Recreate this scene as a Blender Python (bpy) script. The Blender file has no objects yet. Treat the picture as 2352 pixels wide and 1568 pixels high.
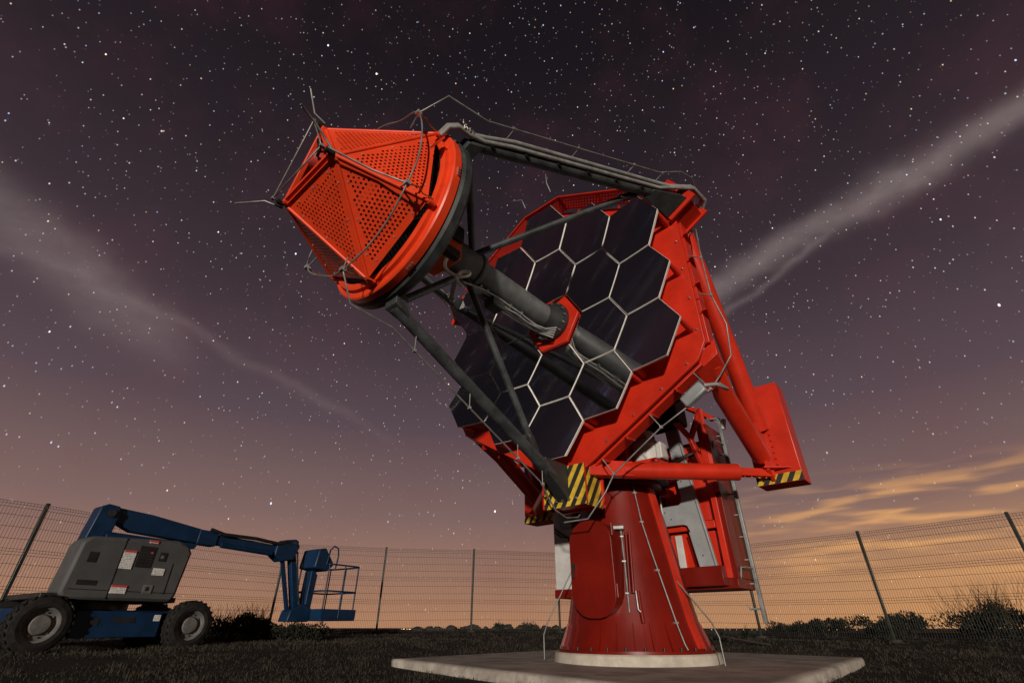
import bpy, bmesh, math, random
import numpy as np
from mathutils import Vector, Matrix, noise
from mathutils.geometry import delaunay_2d_cdt
R = math.radians
scn = bpy.context.scene
col = scn.collection

# ------------------------------------------------------------------ camera
CAM_Z = 0.46
cam_d = bpy.data.cameras.new('camera'); cam = bpy.data.objects.new('camera', cam_d); col.objects.link(cam)
cam.location = (0, 0, CAM_Z); cam.rotation_euler = (R(90 + 30.81), 0, 0)
cam_d.sensor_width = 36; cam_d.lens = 16.837; cam_d.clip_start = 0.05; cam_d.clip_end = 20000
scn.camera = cam

# ------------------------------------------------------------------ sun
SUN_AZ_LEFT = 8      # degrees to the left of straight behind the camera
SUN_EL = 6
az = R(SUN_AZ_LEFT); el = R(SUN_EL)
Ldir = Vector((-math.sin(az) * math.cos(el), -math.cos(az) * math.cos(el), math.sin(el)))
sd = bpy.data.lights.new('sun', 'SUN'); sd.energy = 3.15; sd.angle = R(2.0); sd.color = (1.0, 0.90, 0.78)
sun = bpy.data.objects.new('sun', sd); col.objects.link(sun); sun.location = (-5, -20, 10)
sun.rotation_euler = Ldir.to_track_quat('Z', 'Y').to_euler()

# ------------------------------------------------------------------ world
world = bpy.data.worlds.new('World'); scn.world = world; world.use_nodes = True
def srgb(r, g, b):
    f = lambda c: (c / 255 / 12.92) if c / 255 <= 0.04045 else ((c / 255 + 0.055) / 1.055) ** 2.4
    return (f(r), f(g), f(b), 1)
class NT:
    def __init__(s, tree): s.t = tree; s.n = tree.nodes; s.l = tree.links
    def new(s, typ, **k):
        n = s.n.new(typ)
        for a, v in k.items(): setattr(n, a, v)
        return n
    def put(s, sock, v):
        if isinstance(v, bpy.types.NodeSocket): s.l.new(v, sock)
        elif v is not None: sock.default_value = v
    def m(s, op, a, b=None, c=None, clamp=False):
        n = s.new('ShaderNodeMath', operation=op, use_clamp=clamp)
        for i, v in enumerate((a, b, c)):
            if v is not None: s.put(n.inputs[i], v)
        return n.outputs[0]
    def vm(s, op, a, b=None):
        n = s.new('ShaderNodeVectorMath', operation=op); s.put(n.inputs[0], a)
        if b is not None: s.put(n.inputs[1], b)
        return n.outputs['Value'] if op in ('DOT_PRODUCT', 'LENGTH') else n.outputs[0]
    def mix(s, f, a, b, blend='MIX'):
        n = s.new('ShaderNodeMix', data_type='RGBA', blend_type=blend, clamp_factor=True)
        s.put(n.inputs[0], f); s.put(n.inputs[6], a); s.put(n.inputs[7], b); return n.outputs[2]
    def ramp(s, f, stops, interp='LINEAR'):
        n = s.new('ShaderNodeValToRGB'); s.put(n.inputs[0], f); cr = n.color_ramp; cr.interpolation = interp
        while len(cr.elements) < len(stops): cr.elements.new(0.5)
        for e, (p, c) in zip(cr.elements, stops): e.position = p; e.color = c if len(c) == 4 else (*c, 1)
        return n.outputs[0]
    def smooth(s, v, lo, hi):
        n = s.new('ShaderNodeMapRange', interpolation_type='SMOOTHSTEP', clamp=True)
        s.put(n.inputs[0], v); s.put(n.inputs[1], lo); s.put(n.inputs[2], hi); return n.outputs[0]
    def noise(s, vec, scale, detail=3, rough=0.5, dist=0.0):
        n = s.new('ShaderNodeTexNoise'); s.put(n.inputs['Vector'], vec); n.inputs['Scale'].default_value = scale
        n.inputs['Detail'].default_value = detail; n.inputs['Roughness'].default_value = rough
        n.inputs['Distortion'].default_value = dist; return n.outputs[0]
    def mapping(s, vec, rot=(0, 0, 0), scale=(1, 1, 1), loc=(0, 0, 0)):
        n = s.new('ShaderNodeMapping'); s.put(n.inputs[0], vec); n.inputs['Rotation'].default_value = rot
        n.inputs['Scale'].default_value = scale; n.inputs['Location'].default_value = loc; return n.outputs[0]

def build_world():
    t = NT(world.node_tree); t.n.clear()
    out = t.new('ShaderNodeOutputWorld'); bg = t.new('ShaderNodeBackground'); t.l.new(bg.outputs[0], out.inputs[0])
    d = t.new('ShaderNodeTexCoord').outputs['Generated']
    sep = t.new('ShaderNodeSeparateXYZ'); t.l.new(d, sep.inputs[0]); x, y, z = sep.outputs
    sn = lambda deg: math.sin(R(deg))
    # night sky by height: city glow at the horizon to violet black overhead
    zz = t.m('MAXIMUM', z, 0.0)
    front = t.ramp(zz, [(0, srgb(182, 133, 100)), (sn(4), srgb(161, 121, 101)), (sn(10), srgb(128, 102, 98)), (sn(20), srgb(89, 73, 80)),
                        (sn(31), srgb(65, 52, 59)), (sn(45), srgb(43, 35, 41)), (sn(60), srgb(28, 23, 28)), (sn(85), srgb(20, 17, 21))])
    back = t.ramp(zz, [(0, srgb(56, 48, 48)), (sn(10), srgb(40, 34, 38)), (sn(25), srgb(26, 22, 27)), (sn(60), srgb(20, 17, 21)), (sn(85), srgb(20, 17, 21))])
    hl = t.m('MAXIMUM', t.m('SQRT', t.m('ADD', t.m('MULTIPLY', x, x), t.m('MULTIPLY', y, y))), 0.02)
    hy_ = t.m('DIVIDE', y, hl); hx_ = t.m('DIVIDE', x, hl)
    sky = t.mix(t.smooth(hy_, -0.25, 0.45), back, front)
    # the glow is warmer towards the town on the right
    warm = t.m('MULTIPLY', t.smooth(hx_, 0.0, 0.75), t.smooth(zz, 0.22, 0.0))
    sky = t.mix(t.m('MULTIPLY', warm, 0.75), sky, srgb(212, 154, 98))
    # faint magenta airglow blotches
    ng = t.noise(d, 5.0, 5, 0.6)
    sky = t.mix(t.m('MULTIPLY', t.smooth(ng, 0.45, 0.75), 0.12), sky, srgb(112, 60, 70))
    # two long thin vapour bands across the sky
    warp = t.noise(d, 5.0, 4, 0.55)
    w2 = t.m('MULTIPLY', t.m('SUBTRACT', warp, 0.5), 0.085)
    fine = t.noise(t.mapping(d, rot=(0.3, 0.2, 0.5), scale=(5, 9, 14)), 1.6, 6, 0.68, 0.4)
    def band(n, width, centre, reach, amount, sky):
        q = t.m('ADD', t.vm('DOT_PRODUCT', d, n), w2)
        g = t.m('POWER', 2.718, t.m('MULTIPLY', t.m('MULTIPLY', q, q), -1.0 / (width * width)))
        along = t.vm('DOT_PRODUCT', d, centre)
        g = t.m('MULTIPLY', g, t.smooth(along, math.cos(reach), math.cos(reach * 0.45)))
        g = t.m('MULTIPLY', g, t.m('ADD', 0.35, t.m('MULTIPLY', fine, 1.3)))
        return t.mix(t.m('MULTIPLY', g, amount), sky, srgb(172, 154, 152))
    for args in BANDS: sky = band(*args, sky)
    # low clouds lit from below by the town
    cv = t.mapping(d, rot=(0, 0, 0.35), scale=(6.0, 6.0, 46), loc=(0.8, 1.9, 0.6))
    cn = t.noise(cv, 1.3, 2.5, 0.45, 0.2)
    cm = t.m('MULTIPLY', t.smooth(cn, 0.45, 0.70), t.m('MULTIPLY', t.smooth(zz, 0.04, 0.09), t.smooth(zz, 0.235, 0.165)))
    cm = t.m('MULTIPLY', cm, t.smooth(hx_, 0.30, 0.60))
    sky = t.mix(t.m('MULTIPLY', cm, 0.85), sky, srgb(226, 166, 108))
    # stars
    def stars(scale, rad, amp, power, rot):
        v = t.mapping(d, rot=rot, scale=(scale, scale, scale * 0.55))
        n = t.new('ShaderNodeTexVoronoi', feature='F1'); t.l.new(v, n.inputs['Vector']); n.inputs['Scale'].default_value = 1
        sc = t.new('ShaderNodeSeparateColor'); t.l.new(n.outputs['Color'], sc.inputs[0])
        disc = t.smooth(n.outputs['Distance'], rad * scale, rad * scale * 0.35)
        br = t.m('POWER', sc.outputs[0], power)
        c = t.ramp(sc.outputs[1], [(0, srgb(255, 214, 170)), (0.4, srgb(255, 250, 245)), (1, srgb(176, 205, 255))])
        vs = t.m('MULTIPLY', t.m('MULTIPLY', disc, br), amp)
        vmn = t.new('ShaderNodeVectorMath', operation='SCALE'); t.l.new(c, vmn.inputs[0]); t.l.new(vs, vmn.inputs['Scale'])
        return vmn.outputs[0]
    ext = t.smooth(zz, 0.02, 0.45)
    tot = None
    for a in ((120, 0.0012, 0.60, 1.5, (0.1, 0.35, 2.2)), (92, 0.0012, 0.9, 2.2, (0.7, 0.5, 0.2)), (71, 0.0013, 1.2, 3.4, (0.2, 0.9, 1.2)), (43, 0.0014, 2.2, 3.6, (1.4, 0.3, 0.8)), (22, 0.0018, 4.5, 3.2, (0.5, 0.7, 0.4))):
        s_ = stars(*a); tot = s_ if tot is None else t.vm('ADD', tot, s_)
    sc_ = t.new('ShaderNodeVectorMath', operation='SCALE'); t.l.new(tot, sc_.inputs[0]); t.l.new(t.m('ADD', 0.28, t.m('MULTIPLY', ext, 0.72)), sc_.inputs['Scale'])
    sky = t.vm('ADD', sky, sc_.outputs[0])
    t.l.new(sky, bg.inputs[0]); bg.inputs[1].default_value = 1.0
# bands: plane normal, width, centre, angular reach, strength
def band_plane(p, q):   # plane normal through two sky directions
    return tuple(Vector(p).cross(Vector(q)).normalized())
def sky_dir(px, py):    # sky direction from bearing / height read off the photograph
    p = R(30.81); X, Yd, Zf = px - 1176, py - 784, 1100
    return Vector((X, math.sin(p) * Yd + math.cos(p) * Zf, -math.cos(p) * Yd + math.sin(p) * Zf)).normalized()
def strip(p, q, width, reach, amount):
    a, b = sky_dir(*p), sky_dir(*q); return (band_plane(a, b), width, tuple((a + b).normalized()), reach, amount)
BANDS = [strip((2500, 130), (1680, 650), 0.022, 0.60, 0.30), strip((1690, 700), (1850, 570), 0.007, 0.16, 0.14),
         strip((-160, 330), (190, 640), 0.036, 0.34, 0.19), strip((120, 610), (760, 930), 0.010, 0.42, 0.08)]
build_world()
vs = scn.view_settings; vs.view_transform = 'Standard'; vs.look = 'None'; vs.exposure = 0; vs.gamma = 1

# ------------------------------------------------------------------ materials
def mat(name, colr, rough=0.5, metal=0.0, spec=0.5, var=0.12, vscale=6.0, bump=0.0, bscale=60.0, rvar=0.1, fn=None, coat=0.0):
    m = bpy.data.materials.new(name); m.use_nodes = True; t = NT(m.node_tree)
    b = t.n['Principled BSDF']; tc = t.new('ShaderNodeTexCoord').outputs['Object']
    n1 = t.noise(tc, vscale, 5, 0.6); n2 = t.noise(tc, vscale * 9, 3, 0.6)
    c = (*colr, 1)
    lo = tuple(v * (1 - var * 1.6) for v in colr) + (1,); hi = tuple(min(1, v * (1 + var)) for v in colr) + (1,)
    cc = t.mix(t.smooth(n1, 0.3, 0.7), lo, hi)
    cc = t.mix(t.m('MULTIPLY', t.smooth(n2, 0.55, 0.8), var), cc, tuple(v * 0.5 for v in colr) + (1,))
    if fn: cc = fn(t, tc, cc)
    t.l.new(cc, b.inputs['Base Color'])
    t.put(b.inputs['Roughness'], t.m('ADD', rough - rvar / 2, t.m('MULTIPLY', n1, rvar)))
    b.inputs['Metallic'].default_value = metal; b.inputs['Specular IOR Level'].default_value = spec
    b.inputs['Coat Weight'].default_value = coat
    if bump:
        bn = t.new('ShaderNodeBump'); bn.inputs['Strength'].default_value = bump; bn.inputs['Distance'].default_value = 0.01
        t.l.new(t.noise(tc, bscale, 4, 0.6), bn.inputs['Height']); t.l.new(bn.outputs[0], b.inputs['Normal'])
    return m
def stripes(t, tc, cc):
    sp = t.new('ShaderNodeSeparateXYZ'); t.l.new(tc, sp.inputs[0])
    q = t.m('ADD', t.m('ADD', sp.outputs[0], t.m('MULTIPLY', sp.outputs[1], 0.9)), t.m('MULTIPLY', sp.outputs[2], -0.62))
    f = t.m('FRACT', t.m('MULTIPLY', q, 7.0))
    return t.mix(t.smooth(f, 0.49, 0.515), cc, (0.018, 0.017, 0.015, 1))
def dusty(colour, amount):
    def fn(t, tc, cc):
        n = t.noise(tc, 14, 5, 0.7)
        return t.mix(t.m('MULTIPLY', t.smooth(n, 0.5, 0.72), amount), cc, (*colour, 1))
    return fn
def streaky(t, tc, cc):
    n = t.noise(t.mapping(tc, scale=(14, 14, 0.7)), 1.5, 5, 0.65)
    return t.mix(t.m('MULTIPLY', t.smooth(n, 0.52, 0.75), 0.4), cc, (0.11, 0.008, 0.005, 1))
M = {}
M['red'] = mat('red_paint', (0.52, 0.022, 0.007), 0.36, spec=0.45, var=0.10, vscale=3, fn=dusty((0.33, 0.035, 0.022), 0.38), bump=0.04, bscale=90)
M['cover'] = mat('brightened_red_paint', (0.76, 0.055, 0.013), 0.40, spec=0.4, var=0.08, vscale=4, fn=dusty((0.50, 0.05, 0.02), 0.2), bump=0.03, bscale=90)  # the red paint made brighter: stronger light on the cover put into its colour
M['tower'] = mat('shaded_red_paint', (0.155, 0.007, 0.003), 0.36, spec=0.30, var=0.12, vscale=2, fn=streaky, bump=0.05, bscale=60)  # the red paint darkened: weaker light on the tower put into its colour
M['dark'] = mat('charcoal_paint', (0.040, 0.044, 0.047), 0.55, spec=0.35, var=0.35, vscale=5, bump=0.06, bscale=120, fn=dusty((0.10, 0.10, 0.10), 0.25))
M['tubegrey'] = mat('slate_grey_paint', (0.085, 0.09, 0.093), 0.55, spec=0.35, var=0.2, vscale=6, bump=0.06, bscale=120, fn=dusty((0.05, 0.05, 0.05), 0.4))
M['black'] = mat('black_rubber', (0.014, 0.014, 0.015), 0.6, spec=0.3, var=0.2)
M['blackmetal'] = mat('black_metal', (0.02, 0.021, 0.022), 0.45, spec=0.4, var=0.2)
M['galv'] = mat('galvanised_steel', (0.42, 0.43, 0.44), 0.42, metal=0.55, var=0.2, vscale=9)
M['ladder'] = mat('weathered_zinc', (0.26, 0.27, 0.27), 0.5, metal=0.4, var=0.2, vscale=9)
M['cable'] = mat('grey_cable', (0.22, 0.215, 0.21), 0.55, var=0.2, vscale=8)
M['wire'] = mat('aluminium_wire', (0.22, 0.22, 0.215), 0.45, metal=0.4, var=0.2, vscale=10)
M['copper'] = mat('copper_wire', (0.42, 0.16, 0.05), 0.4, metal=0.5, var=0.2)
M['white'] = mat('white_enamel', (0.50, 0.49, 0.47), 0.5, var=0.08, vscale=4, fn=dusty((0.4, 0.38, 0.34), 0.4))
M['edge'] = mat('glass_edge_white', (0.84, 0.82, 0.78), 0.6, var=0.08, vscale=8)
M['greybox'] = mat('light_grey_paint', (0.30, 0.32, 0.33), 0.5, metal=0.2, var=0.1, vscale=6)
M['tray'] = mat('zinc_tray', (0.36, 0.38, 0.39), 0.45, metal=0.35, var=0.10, vscale=4, bump=0.1, bscale=200)
M['stripe'] = mat('hazard_stripes', (0.62, 0.40, 0.03), 0.5, var=0.2, vscale=8, fn=stripes)
M['orange'] = mat('orange_paint', (0.62, 0.08, 0.008), 0.4, var=0.1)
M['chrome'] = mat('steel_bolt', (0.6, 0.58, 0.55), 0.25, metal=0.9, var=0.1)
M['conc'] = mat('concrete', (0.44, 0.39, 0.34), 0.85, spec=0.2, var=0.22, vscale=2.5, bump=0.5, bscale=40, fn=dusty((0.22, 0.18, 0.155), 0.5))
M['ringconc'] = mat('pale_concrete', (0.50, 0.45, 0.38), 0.85, spec=0.2, var=0.14, vscale=4, bump=0.3, bscale=70, fn=dusty((0.3, 0.27, 0.23), 0.4))
M['tyre'] = mat('tyre_rubber', (0.016, 0.015, 0.014), 0.8, spec=0.2, var=0.3, vscale=8, fn=dusty((0.05, 0.045, 0.04), 0.4))
M['liftblue'] = mat('blue_paint', (0.003, 0.022, 0.062), 0.45, spec=0.3, var=0.15, vscale=4, fn=dusty((0.012, 0.024, 0.04), 0.3))
M['liftgrey'] = mat('grey_plastic', (0.072, 0.072, 0.074), 0.6, spec=0.3, var=0.1, vscale=3, bump=0.1, bscale=200)
M['rim'] = mat('dusty_rim', (0.13, 0.125, 0.12), 0.65, spec=0.3, var=0.2, vscale=8)
M['decal'] = mat('white_decal', (0.7, 0.69, 0.67), 0.5, var=0.04)
def print_rows(t, tc, cc):
    sp = t.new('ShaderNodeSeparateXYZ'); t.l.new(tc, sp.inputs[0])
    row = t.m('FRACT', t.m('MULTIPLY', sp.outputs[2], 42.0)); n = t.noise(t.mapping(tc, scale=(90, 1, 20)), 1.0, 2, 0.5)
    k = t.m('MULTIPLY', t.m('GREATER_THAN', row, 0.55), t.m('GREATER_THAN', n, 0.47))
    return t.mix(t.m('MULTIPLY', k, 0.75), cc, (0.05, 0.05, 0.05, 1))
M['decal'] = mat('white_decal_print', (0.72, 0.71, 0.69), 0.35, var=0.04, fn=print_rows)
M['decalred'] = mat('red_decal', (0.5, 0.05, 0.04), 0.5, var=0.04)
M['post'] = mat('dark_green_post', (0.045, 0.05, 0.045), 0.32, metal=0.3, spec=0.5, var=0.2)
M['mesh'] = mat('fence_wire', (0.05, 0.055, 0.05), 0.45, metal=0.2, var=0.2)
def ground_fn(t, tc, cc):
    a = t.noise(tc, 1.3, 6, 0.7); b = t.noise(tc, 24, 4, 0.7)
    cc = t.mix(t.smooth(a, 0.35, 0.65), cc, (0.05, 0.042, 0.034, 1))
    return t.mix(t.smooth(b, 0.5, 0.72), cc, (0.015, 0.013, 0.011, 1))
M['ground'] = mat('dry_soil', (0.030, 0.027, 0.022), 0.95, spec=0.1, var=0.3, vscale=2, bump=1.0, bscale=30, fn=ground_fn)
def leaf_mat(name, a, b):
    m = bpy.data.materials.new(name); m.use_nodes = True; t = NT(m.node_tree); p = t.n['Principled BSDF']
    tc = t.new('ShaderNodeTexCoord').outputs['Object']; g = t.new('ShaderNodeNewGeometry').outputs['Random Per Island']
    c = t.mix(t.m('ADD', t.m('MULTIPLY', g, 0.6), t.m('MULTIPLY', t.noise(tc, 1.5, 3), 0.4)), (*a, 1), (*b, 1))
    t.l.new(c, p.inputs['Base Color']); p.inputs['Roughness'].default_value = 0.75; p.inputs['Specular IOR Level'].default_value = 0.2
    return m
M['grass'] = leaf_mat('dry_grass', (0.022, 0.020, 0.014), (0.060, 0.050, 0.035))
M['leaf'] = leaf_mat('shrub_leaf', (0.008, 0.010, 0.007), (0.026, 0.026, 0.018))
M['straw'] = leaf_mat('dry_stalk', (0.03, 0.024, 0.016), (0.075, 0.056, 0.036))
M['twig'] = mat('twig_bark', (0.03, 0.024, 0.018), 0.9, var=0.3)
M['stone'] = mat('volcanic_stone', (0.035, 0.03, 0.026), 0.9, spec=0.2, var=0.4, vscale=6, bump=0.8, bscale=20)
def mirror_mat():
    m = bpy.data.materials.new('mirror_glass'); m.use_nodes = True; t = NT(m.node_tree); p = t.n['Principled BSDF']
    tc = t.new('ShaderNodeTexCoord').outputs['Object']; n = t.noise(tc, 5, 5, 0.7)
    p.inputs['Base Color'].default_value = (0.70, 0.70, 0.71, 1); p.inputs['Metallic'].default_value = 1.0
    t.put(p.inputs['Roughness'], t.m('ADD', 0.045, t.m('MULTIPLY', t.smooth(n, 0.45, 0.8), 0.07)))
    return m
M['mirror'] = mirror_mat()
def em(name, c, s):
    m = bpy.data.materials.new(name); m.use_nodes = True; p = m.node_tree.nodes['Principled BSDF']
    p.inputs['Emission Color'].default_value = (*c, 1); p.inputs['Emission Strength'].default_value = s; return m
M['lamp'] = em('town_lamp', (1, 0.6, 0.22), 3)

# ------------------------------------------------------------------ mesh helpers
class MB:
    def __init__(s): s.v = []; s.f = []; s.mi = []; s.sm = []
    def add(s, vs_, fs, mi=0, smooth=False):
        o = len(s.v); s.v += [tuple(p) for p in vs_]
        for f in fs: s.f.append([i + o for i in f]); s.mi.append(mi); s.sm.append(smooth)
        return s
    def box(s, c, size, rot=None, mi=0):
        c = Vector(c); h = Vector(size) / 2; rot = rot or Matrix.Identity(3)
        vs_ = [c + rot @ Vector((x * h.x, y * h.y, z * h.z)) for x in (-1, 1) for y in (-1, 1) for z in (-1, 1)]
        return s.add(vs_, [(0, 1, 3, 2), (4, 6, 7, 5), (0, 4, 5, 1), (2, 3, 7, 6), (0, 2, 6, 4), (1, 5, 7, 3)], mi)
    def bar(s, p0, p1, w, h, up=(0, 0, 1), mi=0):
        p0 = Vector(p0); p1 = Vector(p1); x = (p1 - p0); L = x.length; x.normalize(); y = Vector(up).cross(x)
        if y.length < 1e-4: y = Vector((0, 1, 0)).cross(x)
        y.normalize(); z = x.cross(y)
        return s.box((p0 + p1) / 2, (L, w, h), Matrix((x, y, z)).transposed(), mi)
    def hexa(s, pts, mi=0):   # 8 points: bottom loop 4, top loop 4
        return s.add(pts, [(3, 2, 1, 0), (4, 5, 6, 7), (0, 1, 5, 4), (1, 2, 6, 5), (2, 3, 7, 6), (3, 0, 4, 7)], mi)
    def prism(s, poly, off, mi=0, smooth=False):
        n = len(poly); off = Vector(off); a = [Vector(p) for p in poly]; b = [p + off for p in a]
        s.add(a + b, [list(range(n))[::-1], list(range(n, 2 * n))], mi)
        return s.add(a + b, [(i, (i + 1) % n, n + (i + 1) % n, n + i) for i in range(n)], mi, smooth)
    def tube(s, path, r, n=8, mi=0, caps=True, closed=False):
        P_ = [Vector(p) for p in path]; m = len(P_); rs = r if isinstance(r, (list, tuple)) else [r] * m
        T = []
        for i in range(m):
            a = P_[(i - 1) % m] if (closed or i > 0) else P_[i]; b = P_[(i + 1) % m] if (closed or i < m - 1) else P_[i]
            T.append((b - a).normalized())
        ref = Vector((0, 0, 1)) if abs(T[0].z) < 0.9 else Vector((1, 0, 0))
        u = T[0].cross(ref).normalized(); vs_ = []
        for i in range(m):
            u = (u - T[i] * u.dot(T[i])).normalized(); w = T[i].cross(u)
            for k in range(n):
                a = 2 * math.pi * k / n; vs_.append(P_[i] + (u * math.cos(a) + w * math.sin(a)) * rs[i])
        fs = []
        for i in range(m if closed else m - 1):
            j = (i + 1) % m
            for k in range(n): fs.append((i * n + k, i * n + (k + 1) % n, j * n + (k + 1) % n, j * n + k))
        s.add(vs_, fs, mi, True)
        if caps and not closed:
            s.add(vs_[:n], [list(range(n))[::-1]], mi); s.add(vs_[-n:], [list(range(n))], mi)
        return s
    def cyl(s, p0, p1, r0, r1=None, n=24, mi=0, caps=True): return s.tube([p0, p1], [r0, r0 if r1 is None else r1], n, mi, caps)
    def lathe(s, prof, o=(0, 0, 0), ax=(0, 0, 1), n=48, mi=0, closed=False):   # prof: (r, h)
        o = Vector(o); ax = Vector(ax).normalized(); ref = Vector((1, 0, 0)) if abs(ax.x) < 0.9 else Vector((0, 0, 1))
        u = (ref - ax * ref.dot(ax)).normalized(); w = ax.cross(u)
        for i in range(len(prof) - (0 if closed else 1)):
            (r0, h0), (r1, h1) = prof[i], prof[(i + 1) % len(prof)]; vs_ = []
            for (r, h) in ((r0, h0), (r1, h1)):
                for k in range(n):
                    a = 2 * math.pi * k / n; vs_.append(o + ax * h + (u * math.cos(a) + w * math.sin(a)) * r)
            s.add(vs_, [(k, (k + 1) % n, n + (k + 1) % n, n + k) for k in range(n)], mi, True)
        return s
    def ball(s, c, r, n=8, mi=0):
        m = n // 2; s.lathe([(max(1e-4, r * math.sin(math.pi * i / m)), -r * math.cos(math.pi * i / m)) for i in range(m + 1)], c, (0, 0, 1), n, mi); return s
    def mesh(s, name, mats):
        me = bpy.data.meshes.new(name); me.from_pydata(s.v, [], s.f)
        for m in (mats if isinstance(mats, (list, tuple)) else [mats]): me.materials.append(M[m] if isinstance(m, str) else m)
        me.polygons.foreach_set('material_index', s.mi); me.polygons.foreach_set('use_smooth', s.sm); me.update()
        return me
    def build(s, name, mats, parent=None, bevel=0.0, weld=False):
        me = s.mesh(name, mats)
        if weld or bevel:
            bm = bmesh.new(); bm.from_mesh(me); bmesh.ops.remove_doubles(bm, verts=bm.verts, dist=1e-5)
            bmesh.ops.recalc_face_normals(bm, faces=bm.faces); bm.to_mesh(me); bm.free(); me.set_sharp_from_angle(angle=R(32))
        o = bpy.data.objects.new(name, me); col.objects.link(o); o.parent = parent
        if bevel:
            b = o.modifiers.new('bevel', 'BEVEL'); b.width = bevel; b.segments = 2; b.limit_method = 'ANGLE'; b.angle_limit = R(40)
        return o
def empty(name, loc, rz=0.0, label=None, cat=None, group=None):
    o = bpy.data.objects.new(name, None); col.objects.link(o); o.location = loc; o.rotation_euler = (0, 0, rz); o.empty_display_size = 0.2
    return tag(o, label, cat, group)
def tag(o, label=None, cat=None, group=None, kind=None):
    if label: o['label'] = label
    if cat: o['category'] = cat
    if group: o['group'] = group
    if kind: o['kind'] = kind
    return o
def share(o, name, loc=None, rot=None, parent=None):
    c = o.copy(); c.name = name; col.objects.link(c); c.parent = parent if parent is not None else o.parent
    if loc is not None: c.location = loc
    if rot is not None: c.rotation_euler = rot
    return c
def smoothstep(a, b, x):
    t = max(0.0, min(1.0, (x - a) / (b - a))); return t * t * (3 - 2 * t)

# ------------------------------------------------------------------ ground
def gz(x, y):
    D = math.hypot(x, y)
    h = 0.027 * max(0.0, min(D, 19.5) - 5.0) - 0.09 * smoothstep(0.5, 9, x)
    h *= smoothstep(2.2, 6.0, math.hypot(x - 1.54, y - 7.1))
    if y < 0: h *= 0.4
    if D < 40: h += 0.05 * (noise.noise((x * 0.5, y * 0.5, 3.1)) ) * smoothstep(3.5, 7, math.hypot(x - 1.54, y - 7.1)) + 0.012 * noise.noise((x * 3, y * 3, 1.0))
    if D > 20: h += -11.0 * smoothstep(20, 150, D) - 0.0
    return h
def build_ground():
    rings = [0.0] + list(np.linspace(1.0, 24, 70)) + [27, 31, 37, 46, 60, 80, 110, 160, 250, 500, 1000, 2000, 4000, 9000]
    n = 180; mb = MB(); vs_ = [(0, 0, gz(0, 0))]
    for r in rings[1:]:
        for k in range(n):
            a = 2 * math.pi * k / n; x, y = r * math.cos(a), r * math.sin(a); vs_.append((x, y, gz(x, y)))
    fs = [(0, 1 + k, 1 + (k + 1) % n) for k in range(n)]
    for i in range(len(rings) - 2):
        o = 1 + i * n; p = o + n
        fs += [(o + k, p + k, p + (k + 1) % n, o + (k + 1) % n) for k in range(n)]
    mb.add(vs_, fs, 0, True); g = mb.build('ground', 'ground'); tag(g, kind='structure'); return g
build_ground()
PAD = [(-1.62, 7.75), (1.36, 3.55), (4.90, 8.00), (1.95, 12.1)]
def build_pad():
    bm = bmesh.new(); n = 44; top = []
    P4 = [Vector((x, y, 0.10)) for x, y in PAD]
    grid = [[bm.verts.new((P4[0].lerp(P4[1], i / n)).lerp(P4[3].lerp(P4[2], i / n), j / n)) for j in range(n + 1)] for i in range(n + 1)]
    for i in range(n):
        for j in range(n): bm.faces.new((grid[i][j], grid[i + 1][j], grid[i + 1][j + 1], grid[i][j + 1]))
    loop = [grid[i][0] for i in range(n)] + [grid[n][j] for j in range(n)] + [grid[i][n] for i in range(n, 0, -1)] + [grid[0][j] for j in range(n, 0, -1)]
    ctr = sum(P4, Vector()) / 4
    for v in bm.verts: v.co.z += 0.004 * noise.noise(v.co * 1.1)
    for k, v in enumerate(loop):
        o = (ctr - v.co); o.z = 0; v.co += o.normalized() * (0.012 + 0.014 * noise.noise(v.co * 2.3)); v.co.z -= max(0, 0.012 * noise.noise(v.co * 3.1 + Vector((5, 0, 0))))
    low = []
    for v in loop:
        o = (v.co - ctr); o.z = 0; q = v.co + o.normalized() * (0.02 + 0.012 * noise.noise(v.co * 4)); low.append((bm.verts.new((q.x, q.y, v.co.z - 0.022)), bm.verts.new((q.x + o.normalized().x * .01, q.y + o.normalized().y * .01, -0.15))))
    m = len(loop)
    for k in range(m):
        a, b = loop[k], loop[(k + 1) % m]; (a1, a2), (b1, b2) = low[k], low[(k + 1) % m]; bm.faces.new((a, a1, b1, b)); bm.faces.new((a1, a2, b2, b1))
    bmesh.ops.recalc_face_normals(bm, faces=bm.faces); me = bpy.data.meshes.new('concrete_pad'); bm.to_mesh(me); bm.free(); me.materials.append(M['conc'])
    for p in me.polygons: p.use_smooth = True
    o = bpy.data.objects.new('concrete_pad', me); col.objects.link(o); tag(o, kind='structure')
build_pad()
def in_pad(x, y, m=0.03):
    s_ = None
    for i in range(4):
        (x0, y0), (x1, y1) = PAD[i], PAD[(i + 1) % 4]
        cr = (x1 - x0) * (y - y0) - (y1 - y0) * (x - x0); L = math.hypot(x1 - x0, y1 - y0)
        if cr / L < -m: return False
    return True

# ------------------------------------------------------------------ telescope
TX, TY = 1.536, 7.098
RING_Z = 0.205
mb = MB(); mb.lathe([(0.0, 0.205), (0.985, 0.205), (1.0, 0.19), (1.02, 0.05), (0.0, 0.05)], (TX, TY, 0), n=64)
ring = mb.build('base_ring', 'ringconc', weld=True); tag(ring, 'low round pale concrete plinth ring under the red telescope tower', 'plinth')

tel = empty('telescope', (TX, TY, RING_Z), -math.atan2(0.6616, 0.7498),
            'large red telescope with hexagonal mirror segments on a tapered tower', 'telescope')
def P(u, a, z): return Vector((u, -(a + 1.32), z + 4.18))      # optical frame: right, forward along the axis, up from the mirror centre
def PR(r, ang, a): return P(r * math.cos(R(ang)), a, r * math.sin(R(ang)))
AX = Vector((0, -1, 0))                                        # optical axis in local coordinates

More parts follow.
